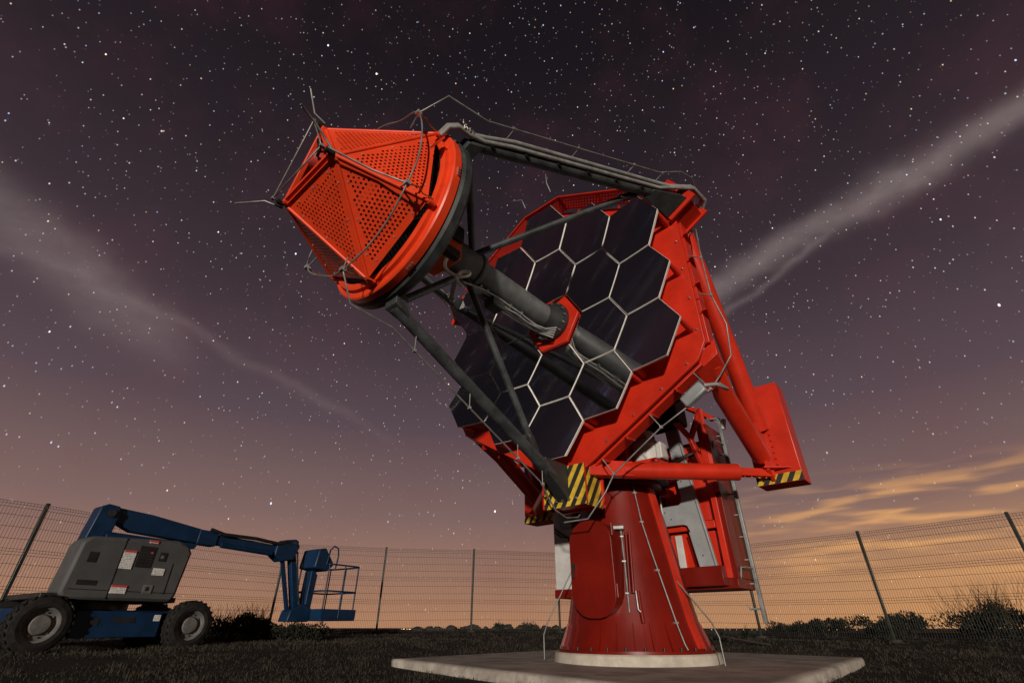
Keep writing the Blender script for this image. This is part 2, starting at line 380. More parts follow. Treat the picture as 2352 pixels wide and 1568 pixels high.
# --- tower
prof = [(0.0, 0.0), (0.945, 0.0), (0.945, 0.03), (0.905, 0.03), (0.865, 0.14), (0.815, 0.30), (0.745, 0.66), (0.665, 1.12), (0.585, 1.56), (0.525, 1.90), (0.525, 1.93), (0.62, 1.93), (0.62, 1.985), (0.0, 1.985)]
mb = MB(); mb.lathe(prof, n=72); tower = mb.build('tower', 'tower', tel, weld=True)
def rt(z):
    for (r0, h0), (r1, h1) in zip(prof[3:10], prof[4:11]):
        if h0 <= z <= h1: return r0 + (r1 - r0) * (z - h0) / (h1 - h0)
    return 0.525
for k in range(28):
    a = 2 * math.pi * (k + 0.3) / 28; d = Vector((math.cos(a), math.sin(a), 0)); tn = Vector((-d.y, d.x, 0))
    mb = MB(); mb.prism([d * 0.870 + Vector((0, 0, 0.031)) - tn * 0.006, d * 0.94 + Vector((0, 0, 0.031)) - tn * 0.006, d * 0.825 + Vector((0, 0, 0.30)) - tn * 0.006, d * 0.80 + Vector((0, 0, 0.30)) - tn * 0.006], tn * 0.012)
    mb.build('gusset', 'tower', tower)
    mb = MB(); d2 = Matrix.Rotation(math.pi / 28, 3, 'Z') @ d; mb.cyl(d2 * 0.925 + Vector((0, 0, 0.02)), d2 * 0.925 + Vector((0, 0, 0.06)), 0.014, n=6); mb.build('bolt', 'blackmetal', tower)
def surf_strip(ang, w, t, z0, z1, mats='tower', name='seam_strip'):
    d = Vector((math.cos(R(ang)), math.sin(R(ang)), 0)); tn = Vector((-d.y, d.x, 0)); mb = MB(); zs = [z0 + (z1 - z0) * i / 8 for i in range(9)]
    vs_ = []
    for z in zs:
        for (o, q) in ((-0.01, -1), (-0.01, 1), (t, 1), (t, -1)): vs_.append(d * (rt(z) + o) + tn * (q * w / 2) + Vector((0, 0, z)))
    fs = [(3, 2, 1, 0), tuple(32 + i for i in range(4))]
    for i in range(8):
        for k in range(4): fs.append((i * 4 + k, i * 4 + (k + 1) % 4, i * 4 + 4 + (k + 1) % 4, i * 4 + 4 + k))
    mb.add(vs_, fs); return mb.build(name, mats, tower, weld=True)
for a in (-69, -66, -45, -130, 60, 120): surf_strip(a, 0.012, 0.006, 0.1, 1.85)
surf_strip(-6, 0.12, 0.03, 0.05, 1.9, 'red', 'side_rib'); surf_strip(178, 0.13, 0.05, 0.05, 1.9, 'red', 'side_rib')
for a, z1 in ((-115, 0.45), (-96, 0.42), (-52, 0.46)): surf_strip(a, 0.02, 0.012, 0.05, z1)
# tower door
DA = R(-87); dn = Vector((math.cos(DA), math.sin(DA), 0)); dt = Vector((-dn.y, dn.x, 0))
def obround(w, h, zc, off, n=10):
    pts = []
    r = w / 2 * 0.86
    for cx, cz, a0 in ((w / 2 - r, h / 2 - r, 0), (-w / 2 + r, h / 2 - r, 90), (-w / 2 + r, -h / 2 + r, 180), (w / 2 - r, -h / 2 + r, 270)):
        for i in range(n + 1):
            a = R(a0 + 90 * i / n); pts.append(dn * off + dt * (cx + r * math.cos(a)) + Vector((0, 0, zc + cz + r * math.sin(a))))
    return pts
mb = MB(); mb.prism(obround(0.575, 1.055, 0.88, 0.50), dn * 0.40, smooth=True); mb.build('door_frame', 'tower', tower, weld=True)
mb = MB(); mb.prism(obround(0.595, 1.075, 0.88, 0.904), dn * 0.022, smooth=False); door = mb.build('tower_door', 'tower', tel, bevel=0.006)
mb = MB(); mb.prism(obround(0.560, 1.04, 0.88, 0.8995), dn * 0.0043); mb.build('door_gasket', 'black', door)
mb = MB(); c = dn * 0.932 + dt * -0.24 + Vector((0, 0, 0.90)); mb.box(c, (0.02, 0.03, 0.05), Matrix.Rotation(DA, 3, 'Z')); mb.box(c + dn * 0.03 - Vector((0, 0, 0.05)), (0.018, 0.02, 0.16), Matrix.Rotation(DA, 3, 'Z')); mb.build('handle', 'blackmetal', door)
for z in (0.55, 1.22):
    mb = MB(); mb.cyl(dn * 0.89 + dt * 0.30 + Vector((0, 0, z)), dn * 0.89 + dt * 0.30 + Vector((0, 0, z + 0.14)), 0.016, n=10); mb.build('hinge', 'tower', door)
for q, r_ in ((0.375, 0.016), (0.42, 0.018)):
    mb = MB(); b0 = dn * 0.66 + dt * q; mb.tube([b0 + Vector((0, 0, 0.60)) + dn * 0.07, b0 + Vector((0, 0, 1.28))], r_, 8); mb.build('cable_duct', 'tower', tower)
# small junction head and conduits on the tower
def on_tower(ang, z, off=0.02): return Vector((math.cos(R(ang)) * (rt(z) + off), math.sin(R(ang)) * (rt(z) + off), z))
def conduit(name, pts, r=0.012, m='wire', off=0.02, par=None):
    mb = MB(); mb.tube([on_tower(a, z, off) for a, z in pts], r, 8); return mb.build(name, m, par or tower)
conduit('conduit', [(-62, 1.32), (-62, 1.22), (-61.5, 0.9), (-62, 0.4)], 0.013)
mb = MB(); p = on_tower(-64, 1.34, 0.06); mb.box(p, (0.1, 0.14, 0.05), Matrix.Rotation(R(-64), 3, 'Z')); mb.build('junction_head', 'wire', tower, bevel=0.01)
for z in (1.24, 0.95, 0.60):
    mb = MB(); mb.box(on_tower(-62, z, 0.02), (0.03, 0.045, 0.015), Matrix.Rotation(R(-62), 3, 'Z')); mb.build('conduit_clip', 'wire', tower)
down = conduit('lightning_conductor', [(-39, 1.95), (-38, 1.75), (-37, 1.42), (-33, 1.05), (-28, 0.62), (-25, 0.30), (-24, 0.10), (-23, 0.04)], 0.010, 'wire', 0.03)
for a, z in ((-38, 1.80), (-37, 1.42), (-31, 0.85), (-25, 0.30)):
    mb = MB(); mb.box(on_tower(a, z, 0.02), (0.04, 0.045, 0.02), Matrix.Rotation(R(a), 3, 'Z')); mb.build('wire_clamp', 'galv', down)
conduit('drain_pipe', [(-53, 0.62), (-53, 0.44), (-52.5, 0.30)], 0.022, 'tower', 0.05)
conduit('conduit', [(-55, 0.62), (-55, 0.43), (-53, 0.40)], 0.010, 'galv', 0.06)
for a, e in ((-10, 0), (150, 0)):
    p0 = on_tower(a, 0.75, 0.02); o2 = Vector((math.cos(R(a + 2)), math.sin(R(a + 2)), 0))
    mb = MB(); mb.tube([p0, o2 * 1.10 + Vector((0, 0, 0.30)), o2 * 1.16 + Vector((0, 0, 0.16)), o2 * 1.17 + Vector((0, 0, -0.10))], 0.008, 8); mb.build('earth_wire', 'wire', tel)
p0 = on_tower(-150, 0.95, 0.02); o2 = Vector((math.cos(R(-152)), math.sin(R(-152)), 0))
mb = MB(); mb.tube([p0, o2 * 1.10 + Vector((0, 0, 0.30)), o2 * 1.15 + Vector((0, 0, 0.17)), o2 * 1.15 + Vector((0, 0, -0.10))], 0.008, 8); mb.build('earth_wire', 'wire', tel)

# --- azimuth head, fork and rear cabinet (rotate with the dish)
def pbox(mb, u0, u1, a0, a1, z0, z1, mi=0):
    c = P((u0 + u1) / 2, (a0 + a1) / 2, (z0 + z1) / 2); return mb.box(c, (abs(u1 - u0), abs(a1 - a0), abs(z1 - z0)), None, mi)
mb = MB(); mb.lathe([(0.0, 1.99), (0.72, 1.99), (0.72, 2.03), (0.56, 2.03), (0.56, 2.12), (0.0, 2.12)], n=64); mb.build('azimuth_bearing', 'dark', tel, weld=True)
mb = MB(); pbox(mb, -0.80, 0.86, -2.05, -0.90, -2.055, -1.99); az_ = mb.build('azimuth_platform', 'red', tel, bevel=0.012)
for s_ in (-1, 1):
    mb = MB()
    mb.prism([P(s_ * 0.30, -0.95, -1.989), P(s_ * 0.30, -1.95, -1.989), P(s_ * 0.30, -1.60, -0.35), P(s_ * 0.30, -1.20, -0.15), P(s_ * 0.30, -0.85, -0.35)], (s_ * 0.12, 0, 0))
    fk = mb.build('fork_arm', 'red', tel, bevel=0.012)
    mb = MB(); mb.cyl(P(s_ * 0.26, -1.2, -0.5), P(s_ * 0.50, -1.2, -0.5), 0.16, n=32); mb.build('elevation_bearing', 'dark', fk)
mb = MB(); mb.lathe([(0.0, 0), (0.15, 0), (0.17, 0.02), (0.195, 0.03), (0.20, 0.26), (0.15, 0.33), (0.115, 0.36), (0.115, 0.46), (0.0, 0.46)], P(0.60, -1.20, -1.985), (0, 0, 1), 20)
mo = mb.build('elevation_motor', 'white', tel, weld=True)
mb = MB(); pbox(mb, 0.775, 0.86, -1.30, -1.10, -1.95, -1.72); mb.build('motor_box', 'white', mo, bevel=0.015)
for k in range(6):
    a = k * math.pi / 3; mb = MB(); c = P(0.60, -1.20, -1.63) + Vector((math.cos(a) * 0.13, math.sin(a) * 0.13, 0)); mb.cyl(c - Vector((0, 0, 0.02)), c + Vector((0, 0, 0.03)), 0.018, n=6); mb.build('bolt', 'galv', mo)
random.seed(4)
for k in range(9):
    mb = MB(); a = random.uniform(0, 6.28); r0 = random.uniform(0.02, 0.07)
    b = P(0.60, -1.20, -1.53) + Vector((math.cos(a) * r0, math.sin(a) * r0, 0)); e = P(0.5 + 0.07 * k, -1.25 - 0.06 * k, -0.95 + random.uniform(-.1, .1))
    mb.tube([b, b + Vector((0, 0, 0.12)), (b + e) / 2 + Vector((random.uniform(-.05, .05), 0, 0.1)), e], 0.016, 6); mb.build('motor_cable', 'black', mo)
mb = MB(); pbox(mb, 0.44, 0.98, -1.95, -1.55, -1.32, -0.80); mb.build('dark_gap_filler', 'black', tel, bevel=0.03)  # black block added to make the gap under the dish look dark
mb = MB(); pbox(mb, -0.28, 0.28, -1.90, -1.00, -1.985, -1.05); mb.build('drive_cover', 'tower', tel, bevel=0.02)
# rear cabinet frame
cab = None
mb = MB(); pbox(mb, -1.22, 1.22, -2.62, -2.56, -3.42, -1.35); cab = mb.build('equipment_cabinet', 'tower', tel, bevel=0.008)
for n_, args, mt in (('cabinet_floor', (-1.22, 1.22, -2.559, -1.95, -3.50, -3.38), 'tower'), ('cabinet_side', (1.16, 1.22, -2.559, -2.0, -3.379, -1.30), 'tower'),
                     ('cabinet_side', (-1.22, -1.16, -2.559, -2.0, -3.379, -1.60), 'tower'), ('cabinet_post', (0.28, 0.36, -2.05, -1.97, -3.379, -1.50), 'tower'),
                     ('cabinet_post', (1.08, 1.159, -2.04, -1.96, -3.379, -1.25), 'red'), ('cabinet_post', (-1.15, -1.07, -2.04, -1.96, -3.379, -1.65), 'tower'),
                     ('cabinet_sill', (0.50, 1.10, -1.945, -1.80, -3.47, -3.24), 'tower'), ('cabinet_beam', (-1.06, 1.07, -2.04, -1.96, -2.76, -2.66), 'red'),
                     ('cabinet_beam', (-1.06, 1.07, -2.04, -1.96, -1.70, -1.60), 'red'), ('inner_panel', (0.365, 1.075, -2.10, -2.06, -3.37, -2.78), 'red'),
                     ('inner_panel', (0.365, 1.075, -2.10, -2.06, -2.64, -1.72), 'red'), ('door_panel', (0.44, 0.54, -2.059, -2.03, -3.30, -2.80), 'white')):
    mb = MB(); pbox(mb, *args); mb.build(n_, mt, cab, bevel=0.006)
# struts linking cabinet to the platform
for s_ in (-1, 1):
    for z in (-2.0, -2.25):
        mb = MB(); pbox(mb, s_ * 0.45, s_ * 0.57, -1.959, -1.70, z - 0.05, z + 0.05); mb.build('link_beam', 'red', cab)
mb = MB(); pbox(mb, -1.25, -0.86, -1.94, -1.40, -3.45, -2.30); wc = mb.build('electrical_cabinet', 'white', tel, bevel=0.012)
mb = MB(); pbox(mb, -1.26, -0.85, -1.95, -1.39, -3.56, -3.452); mb.build('cabinet_base', 'tower', wc)
mb = MB(); pbox(mb, -1.10, -0.87, -1.395, -1.36, -2.62, -2.32); mb.build('cover_flap', 'greybox', wc)
for dx in (0, .05):
    mb = MB(); mb.tube([P(-1.22, -1.385, -2.6 - dx), P(-1.1, -1.37, -2.68 - dx), P(-0.95, -1.37, -2.76), P(-0.90, -1.36, -2.95)], 0.010, 6); mb.build('loose_cable', 'black', wc)
# zinc cable trays in front of the cabinet (an upright with one arm)
def tray(pts, wd, name):
    mb = MB()
    for (p0, p1) in zip(pts[:-1], pts[1:]): mb.bar(p0, p1, wd, 0.05, up=(0, 1, 0) if abs((p1 - p0).normalized().y) < 0.9 else (1, 0, 0))
    return mb
mb = MB()
mb.prism([P(0.80, -1.88, -3.24), P(1.02, -1.88, -3.24), P(0.92, -1.88, -2.45), P(0.82, -1.88, -1.30), P(0.62, -1.88, -1.30), P(0.69, -1.88, -2.33), P(0.68, -1.88, -2.39), P(0.64, -1.88, -2.42), P(0.15, -1.88, -2.42), P(0.15, -1.88, -2.69), P(0.66, -1.88, -2.69), P(0.71, -1.88, -2.71), P(0.735, -1.88, -2.78)], (0, 0.06, 0))
ct = mb.build('cable_tray', 'tray', tel, bevel=0.006)
for (u0, z0, u1, z1) in ((1.015, -3.24, 0.915, -2.45), (0.915, -2.44, 0.815, -1.32), (0.15, -2.685, 0.64, -2.685), (0.805, -3.24, 0.74, -2.80)):
    mb = MB(); mb.bar(P(u0, -1.858, z0), P(u1, -1.858, z1), 0.012, 0.012); mb.build('tray_lip', 'tray', ct)
for u, z in ((0.5, -2.6), (0.42, -2.5), (0.86, -3.1), (0.82, -2.0), (0.74, -2.1)):
    mb = MB(); mb.cyl(P(u, -1.885, z), P(u, -1.868, z), 0.008, n=6); mb.build('tray_bolt', 'blackmetal', ct)
# A frame over the motor
for p0, p1 in ((P(0.62, -1.45, -0.75), P(1.04, -1.75, -1.55)), (P(1.04, -1.75, -1.55), P(1.12, -1.95, -2.10)), (P(1.16, -2.05, -1.05), P(1.04, -1.78, -1.55)), (P(1.17, -2.05, -1.05), P(1.19, -1.98, -2.3)), (P(0.62, -1.45, -0.75), P(1.19, -2.5, -1.08))):
    mb = MB(); mb.bar(p0, p1, 0.06, 0.07); mb.build('truss_bar', 'red', cab, bevel=0.006)
mb = MB(); mb.tube([P(0.45, -1.75, -1.88), P(0.8, -1.80, -1.80), P(1.05, -1.84, -1.74)], 0.018, 8); mb.build('conduit', 'wire', cab)
mb = MB(); pbox(mb, 0.62, 0.86, -1.90, -1.83, -1.25, -0.85); mb.build('relay_box', 'greybox', cab, bevel=0.01)
# single-rail ladder behind the cabinet
mb = MB(); LX, LA = 1.30, -2.40
mb.bar(P(LX, LA, -3.88), P(LX, LA, -1.12), 0.045, 0.06, up=(0, 1, 0)); lad = mb.build('ladder', 'ladder', tel, bevel=0.006)
for k in range(10):
    z = -3.72 + k * 0.29; mb = MB(); sgn = -1
    mb.tube([P(LX, LA, z), P(LX + sgn * 0.15, LA + 0.02, z), P(LX + sgn * 0.17, LA + 0.02, z + 0.05)], 0.012, 8); mb.build('rung', 'ladder', lad)
for z in (-1.55, -3.25):
    mb = MB(); mb.tube([P(LX, LA, z), P(LX - 0.01, LA + 0.25, z), P(1.24, LA + 0.30, z), P(1.20, LA + 0.30, z - 0.18)], 0.011, 8); mb.build('ladder_bracket', 'ladder', lad)
mb = MB(); mb.cyl(P(LX + .03, LA - .02, -1.3), P(LX + .07, LA - .02, -1.15), 0.035, n=10); mb.build('ladder_lamp', 'white', lad)
mb = MB(); mb.tube([P(0.30, -1.72, -2.08), P(0.44, -1.74, -2.08), P(0.44, -1.74, -2.62)], 0.012, 8); mb.build('conduit', 'white', cab)

# --- dish
HEXA = [30 + 60 * k for k in range(6)]
def chop(R0, cut):   # hexagon with clipped corners, in (u, z)
    out = []
    for k in range(6):
        v = Vector((R0 * math.cos(R(HEXA[k])), R0 * math.sin(R(HEXA[k])))); pv = Vector((R0 * math.cos(R(HEXA[k] - 60)), R0 * math.sin(R(HEXA[k] - 60)))); nv = Vector((R0 * math.cos(R(HEXA[k] + 60)), R0 * math.sin(R(HEXA[k] + 60))))
        out += [v + (pv - v).normalized() * cut, v + (nv - v).normalized() * cut]
    return out
mb = MB(); mb.prism([P(v.x, -0.06, v.y) for v in chop(2.38, 0.14)], (0, 0.05, 0)); dish = mb.build('dish_plate', 'red', tel, bevel=0.006)
for k in range(6):
    a0, a1 = HEXA[k], HEXA[(k + 1) % 6]; p0 = PR(2.28, a0 + 3, -0.26); p1 = PR(2.28, a1 - 3, -0.26)
    mb = MB(); mb.bar(p0, p1, 0.10, 0.20, up=AX); mb.build('edge_beam', 'red', dish, bevel=0.006)
    for f in (0.2, 0.4, 0.6, 0.8):
        q = p0.lerp(p1, f); rad = Vector((q.x, 0, q.z - 4.18)).normalized(); am = R((a0 + a1 if a1 > a0 else a0 + a1 + 360) / 2)
        nrm = Vector((math.cos(am), 0, math.sin(am))); tn = nrm.cross(Vector((0, 1, 0)))
        mb = MB(); b0 = q + nrm * 0.051; mb.prism([b0 + Vector((0, -0.15, 0)) - tn * 0.006, b0 + Vector((0, 0.12, 0)) - tn * 0.006, b0 + nrm * 0.07 + Vector((0, -0.15, 0)) - tn * 0.006], tn * 0.012); mb.build('stiffener', 'red', dish)
    # shiny fixing bolts along the rim of the plate
    for f in (0.12, 0.32, 0.52, 0.72, 0.9):
        q = PR(2.31, a0, -0.06).lerp(PR(2.31, a1, -0.06), f); mb = MB(); mb.ball(q + AX * 0.01, 0.016, 8); mb.build('rim_bolt', 'chrome', dish)
mb = MB()
for k in range(6):
    p0 = PR(0.35, HEXA[k], -0.25); p1 = PR(2.2, HEXA[k], -0.25); mb.bar(p0, p1, 0.10, 0.26, up=AX)
    p0 = PR(1.2, HEXA[k], -0.25); p1 = PR(1.2, HEXA[k] + 60, -0.25); mb.bar(p0, p1, 0.08, 0.24, up=AX)
pbox(mb, -0.25, 0.25, -1.45, -0.115, -0.85, 0.25)
mb.build('dish_backing', 'red', tel)
# mirror segments: curved glass hexagons
PIT = 0.858; FL = 0.832; RC = 8.2; N = 6
def sag(u, z): return (u * u + z * z) / (2 * RC) + 0.03
E1 = Vector((math.cos(R(-30)), math.sin(R(-30)))) * PIT; E2 = Vector((math.cos(R(30)), math.sin(R(30)))) * PIT
hexes = [(i, j) for i in range(-2, 3) for j in range(-2, 3) if max(abs(i), abs(j), abs(i + j)) <= 2 and (i, j) != (0, 0)]
random.seed(2)
for (i, j) in hexes:
    c = E1 * i + E2 * j; cr = FL / math.sqrt(3); mb = MB()
    tu, tz, tp_ = random.uniform(-.0012, .0012), random.uniform(-.0012, .0012), random.uniform(-.002, .002)
    corn = [Vector((math.cos(R(60 * k)), math.sin(R(60 * k)))) * cr for k in range(6)]
    base = P(c.x, sag(c.x, c.y), c.y)
    def S(v, back=0.0):
        w = c + v; g = c / RC
        return P(w.x - g.x * back, sag(w.x, w.y) - back + tu * v.x + tz * v.y + tp_, w.y - g.y * back) - base
    for k in range(6):
        a, b = corn[k], corn[(k + 1) % 6]; idx = {}; vs_ = []
        for m_ in range(N + 1):
            for n_ in range(N + 1 - m_): idx[(m_, n_)] = len(vs_); vs_.append(S(a * (m_ / N) + b * (n_ / N)))
        fs = []
        for m_ in range(N):
            for n_ in range(N - m_):
                fs.append((idx[(m_, n_)], idx[(m_ + 1, n_)], idx[(m_, n_ + 1)]))
                if m_ + n_ < N - 1: fs.append((idx[(m_ + 1, n_)], idx[(m_ + 1, n_ + 1)], idx[(m_, n_ + 1)]))
        mb.add(vs_, fs, 0, True)
    rim = [corn[k].lerp(corn[(k + 1) % 6], q / N) for k in range(6) for q in range(N)]; n_ = len(rim)
    ch = [S(v) for v in rim]; ch2 = [S(v * 1.010, 0.007) for v in rim]; lo = [S(v * 1.010, 0.050) for v in rim]
    mb.add(ch + ch2, [(q, (q + 1) % n_, n_ + (q + 1) % n_, n_ + q) for q in range(n_)], 1)
    mb.add(ch2 + lo, [(q, (q + 1) % n_, n_ + (q + 1) % n_, n_ + q) for q in range(n_)], 1)
    mb.add(lo, [list(range(n_))[::-1]], 1)
    me = mb.mesh('mirror_segment', ['mirror', 'edge'])
    bm = bmesh.new(); bm.from_mesh(me)
    bmesh.ops.remove_doubles(bm, verts=[v for v in bm.verts if all(f.material_index == 0 for f in v.link_faces)], dist=1e-5)
    bmesh.ops.recalc_face_normals(bm, faces=bm.faces); bm.to_mesh(me); bm.free()
    o = bpy.data.objects.new('mirror_segment', me); col.objects.link(o); o.parent = tel; o.location = base
    # stand-off pegs that carry the glass on the plate
    for k in (0, 2, 4):
        ang = 60 * k + (0 if (i + j) % 2 == 0 else 0); q = c + Vector((math.cos(R(ang)), math.sin(R(ang)))) * (cr * 0.93)
        if q.length > 2.3: continue
        mb = MB(); s0 = sag(q.x, q.y) - 0.045; mb.cyl(P(q.x, -0.065, q.y) - base, P(q.x, s0, q.y) - base, 0.045, 0.025, 12); mb.build('standoff_peg', 'red', o)
# centre hexagon and mast foot
mb = MB(); mb.prism([P(math.cos(R(60 * k)) * 0.465, 0.085, math.sin(R(60 * k)) * 0.465) for k in range(6)], (0, 0.06, 0)); mb.build('centre_plate', 'red', tel, bevel=0.006)
# perforated sheets
def perforated(poly, margin, pitch, hr, name, m, parent, sides=8, rows_hex=True, thick=0.004):
    poly = [Vector(p) for p in poly]; o = poly[0]; ex = (poly[1] - o).normalized(); nn = None
    for k in range(2, len(poly)):
        nn = ex.cross(poly[k] - o)
        if nn.length > 1e-5: break
    nn.normalize(); ey = nn.cross(ex); p2 = [Vector(((p - o).dot(ex), (p - o).dot(ey))) for p in poly]
    area = sum(p2[i].x * p2[(i + 1) % len(p2)].y - p2[(i + 1) % len(p2)].x * p2[i].y for i in range(len(p2)))
    sg = 1 if area > 0 else -1
    def inside(q):
        for i in range(len(p2)):
            a, b = p2[i], p2[(i + 1) % len(p2)]; e = b - a
            if sg * (e.x * (q.y - a.y) - e.y * (q.x - a.x)) / e.length < margin: return False
        return True
    vs_ = list(p2); loops = [list(range(len(p2)))]
    x0, x1 = min(p.x for p in p2), max(p.x for p in p2); y0, y1 = min(p.y for p in p2), max(p.y for p in p2)
    r = 0; y = y0; cells = {}
    while y < y1:
        x = x0 + (pitch / 2 if r % 2 else 0)
        while x < x1:
            if inside(Vector((x, y))):
                b = len(vs_)
                for k in range(sides): vs_.append(Vector((x + hr * math.cos(2 * math.pi * k / sides), y + hr * math.sin(2 * math.pi * k / sides))))
                loops.append(list(range(b, b + sides)))
                ci, cj = int(math.floor((x - x0) / pitch)), int(math.floor((y - y0) / pitch))
                for di in (-1, 0, 1):
                    for dj in (-1, 0, 1): cells.setdefault((ci + di, cj + dj), []).append((x, y))
            x += pitch
        y += pitch * 0.866; r += 1
    ed = [(l[i], l[(i + 1) % len(l)]) for l in loops for i in range(len(l))]
    res = delaunay_2d_cdt(vs_, ed, [], 1, 1e-6); keep = []
    for f in res[2]:
        cx = sum(res[0][i].x for i in f) / len(f); cy = sum(res[0][i].y for i in f) / len(f); hit = False
        for (hx, hy) in cells.get((int(math.floor((cx - x0) / pitch)), int(math.floor((cy - y0) / pitch))), ()):
            if (hx - cx) ** 2 + (hy - cy) ** 2 < (hr * 0.92) ** 2: hit = True; break
        if not hit: keep.append(list(f))
    me = bpy.data.meshes.new(name); me.from_pydata([o + ex * v.x + ey * v.y for v in res[0]], [], keep); me.materials.append(M[m]); me.update()
    ob = bpy.data.objects.new(name, me); col.objects.link(ob); ob.parent = parent
    sm = ob.modifiers.new('thickness', 'SOLIDIFY'); sm.thickness = thick; sm.offset = 0
    return ob
ch0 = chop(2.42, 0.42); ch1 = chop(2.50, 0.42)
# ring order: vertex k gives points 2k (towards previous) and 2k+1 (towards next); guards along the two top sides and the clipped crest
gd = [(1, 2), (2, 3), (3, 4)]
for (i0, i1) in gd:
    a, b = ch0[i0], ch0[i1]; a2, b2 = ch1[i0], ch1[i1]
    q = [P(a.x, -0.02, a.y), P(b.x, -0.02, b.y), P(b2.x, 0.25, b2.y), P(a2.x, 0.25, a2.y)]
    g = perforated(q, 0.03, 0.06, 0.016, 'guard_sheet', 'red', tel, 6)
    mb = MB(); mb.tube([q[3], q[2]], 0.014, 6); mb.build('guard_rail', 'red', g)
    L = (q[1] - q[0]).length; nn = max(1, int(L / 0.55))
    for k in range(nn + 1):
        f = k / nn; mb = MB(); mb.bar(q[0].lerp(q[1], f), q[3].lerp(q[2], f), 0.05, 0.012, up=AX); mb.build('guard_rib', 'red', g)
for ang, tip in ((84, 0), (97, 1)):
    b = PR(2.46, ang, 0.30); mb = MB(); mb.tube([b, b + Vector((0.0, -0.10, 0.13)), b + (Vector((-0.04, -0.06, 0.42)) if tip == 0 else Vector((-0.22, -0.10, 0.25)))], 0.010, 6); mb.build('air_terminal', 'wire', tel)

# --- masts at 30, 150 and -90 degrees, with their brackets and braces
tan_of = lambda ang: Vector((-math.sin(R(ang)), 0, math.cos(R(ang))))
rad_of = lambda ang: Vector((math.cos(R(ang)), 0, math.sin(R(ang))))
ORG = P(0, 0, 0)
def Q(ang, r, a, t=0.0): return ORG + rad_of(ang) * r + AX * a + tan_of(ang) * t
for ang in (30, 150, -90):
    fw = 0.09 if ang == -90 else 0.24; bt, br_ = (0.30, 2.62) if ang == -90 else (0.27, 2.54)
    mb = MB(); mb.tube([Q(ang, 1.13, 2.80), Q(ang, 2.30, 0.28), Q(ang, 2.42, 0.03)], [0.065, 0.075, 0.085], 20); mast = mb.build('mast', 'dark', tel)
    mb = MB(); mb.hexa([Q(ang, 1.00, 2.72, -.09), Q(ang, 1.00, 2.72, .09), Q(ang, 1.22, 2.66, .07), Q(ang, 1.22, 2.66, -.07), Q(ang, 0.98, 2.86, -.10), Q(ang, 0.98, 2.86, .10), Q(ang, 1.14, 2.86, .10), Q(ang, 1.14, 2.86, -.10)]); mb.build('mast_head', 'dark', mast, bevel=0.01)
    mb = MB(); mb.hexa([Q(ang, 2.16, 0.04, -fw), Q(ang, 2.16, 0.04, fw), Q(ang, br_ - .02, 0.04, fw), Q(ang, br_ - .02, 0.04, -fw), Q(ang, 2.14, 0.46, -.06), Q(ang, 2.14, 0.46, .06), Q(ang, 2.30, 0.42, .06), Q(ang, 2.30, 0.42, -.06)]); mb.build('mast_foot', 'blackmetal', mast, bevel=0.008)
    for t_ in (-0.20, -0.10, 0.0, 0.10, 0.20):
        mb = MB(); mb.cyl(Q(ang, br_ - .04, 0.036, t_), Q(ang, br_ - .04, 0.07, t_), 0.018, n=8); mb.build('foot_bolt', 'chrome', mast)
    mb = MB(); mb.hexa([Q(ang, 2.14, -.36, -bt), Q(ang, 2.14, -.36, bt), Q(ang, br_, -.36, bt), Q(ang, br_, -.36, -bt), Q(ang, 2.14, .0, -bt), Q(ang, 2.14, .0, bt), Q(ang, br_, .0, bt), Q(ang, br_, .0, -bt)])
    br = mb.build('corner_bracket', 'red', tel, bevel=0.008)
    mb = MB(); mb.box(Q(ang, 2.39, 0.018), (1, 1, 1), Matrix((rad_of(ang) * ((br_ - 2.14) + .04), tan_of(ang) * (bt * 2 + .06), AX * 0.03)).transposed()); mb.build('bracket_flange', 'red', br)
    mb = MB(); mb.box(Q(ang, 2.39, -0.37), (1, 1, 1), Matrix((rad_of(ang) * ((br_ - 2.14) + .04), tan_of(ang) * (bt * 2 + .08), AX * 0.025)).transposed()); mb.build('bracket_flange', 'red', br)
    mb = MB(); mb.tube([Q(ang, 0.20, 1.86), Q(ang, 2.02, 0.62)], 0.042, 14); st = mb.build('brace', 'dark', tel)
    mb = MB(); mb.tube([Q(ang, 1.93, 0.68), Q(ang, 2.10, 0.565)], 0.052, 14); mb.build('brace_clevis', 'blackmetal', st)
    for t_ in (-0.03, 0.03):
        mb = MB(); mb.cyl(Q(ang, 1.93, 0.745, t_), Q(ang, 1.95, 0.70, t_), 0.012, n=8); mb.build('clevis_bolt', 'chrome', st)
    mb = MB(); mb.tube([Q(ang, 0.22, 1.96), Q(ang, 1.02, 2.74)], 0.045, 12); mb.build('brace', 'dark', tel)
# hazard striping on the lowest bracket
for poly, off in (([P(-.30, 0.034, -2.17), P(.33, 0.034, -2.17), P(.33, 0.034, -2.66), P(-.30, 0.034, -2.66)], (0, -0.004, 0)),
                  ([P(.302, -0.36, -2.20), P(.302, 0.0, -2.20), P(.302, 0.0, -2.66), P(.302, -0.36, -2.66)], (0.004, 0, 0)),
                  ([P(-.302, -0.36, -2.20), P(-.302, 0.0, -2.20), P(-.302, 0.0, -2.66), P(-.302, -0.36, -2.66)], (-0.004, 0, 0))):
    mb = MB(); mb.prism(poly, off); mb.build('hazard_plate', 'stripe', tel)
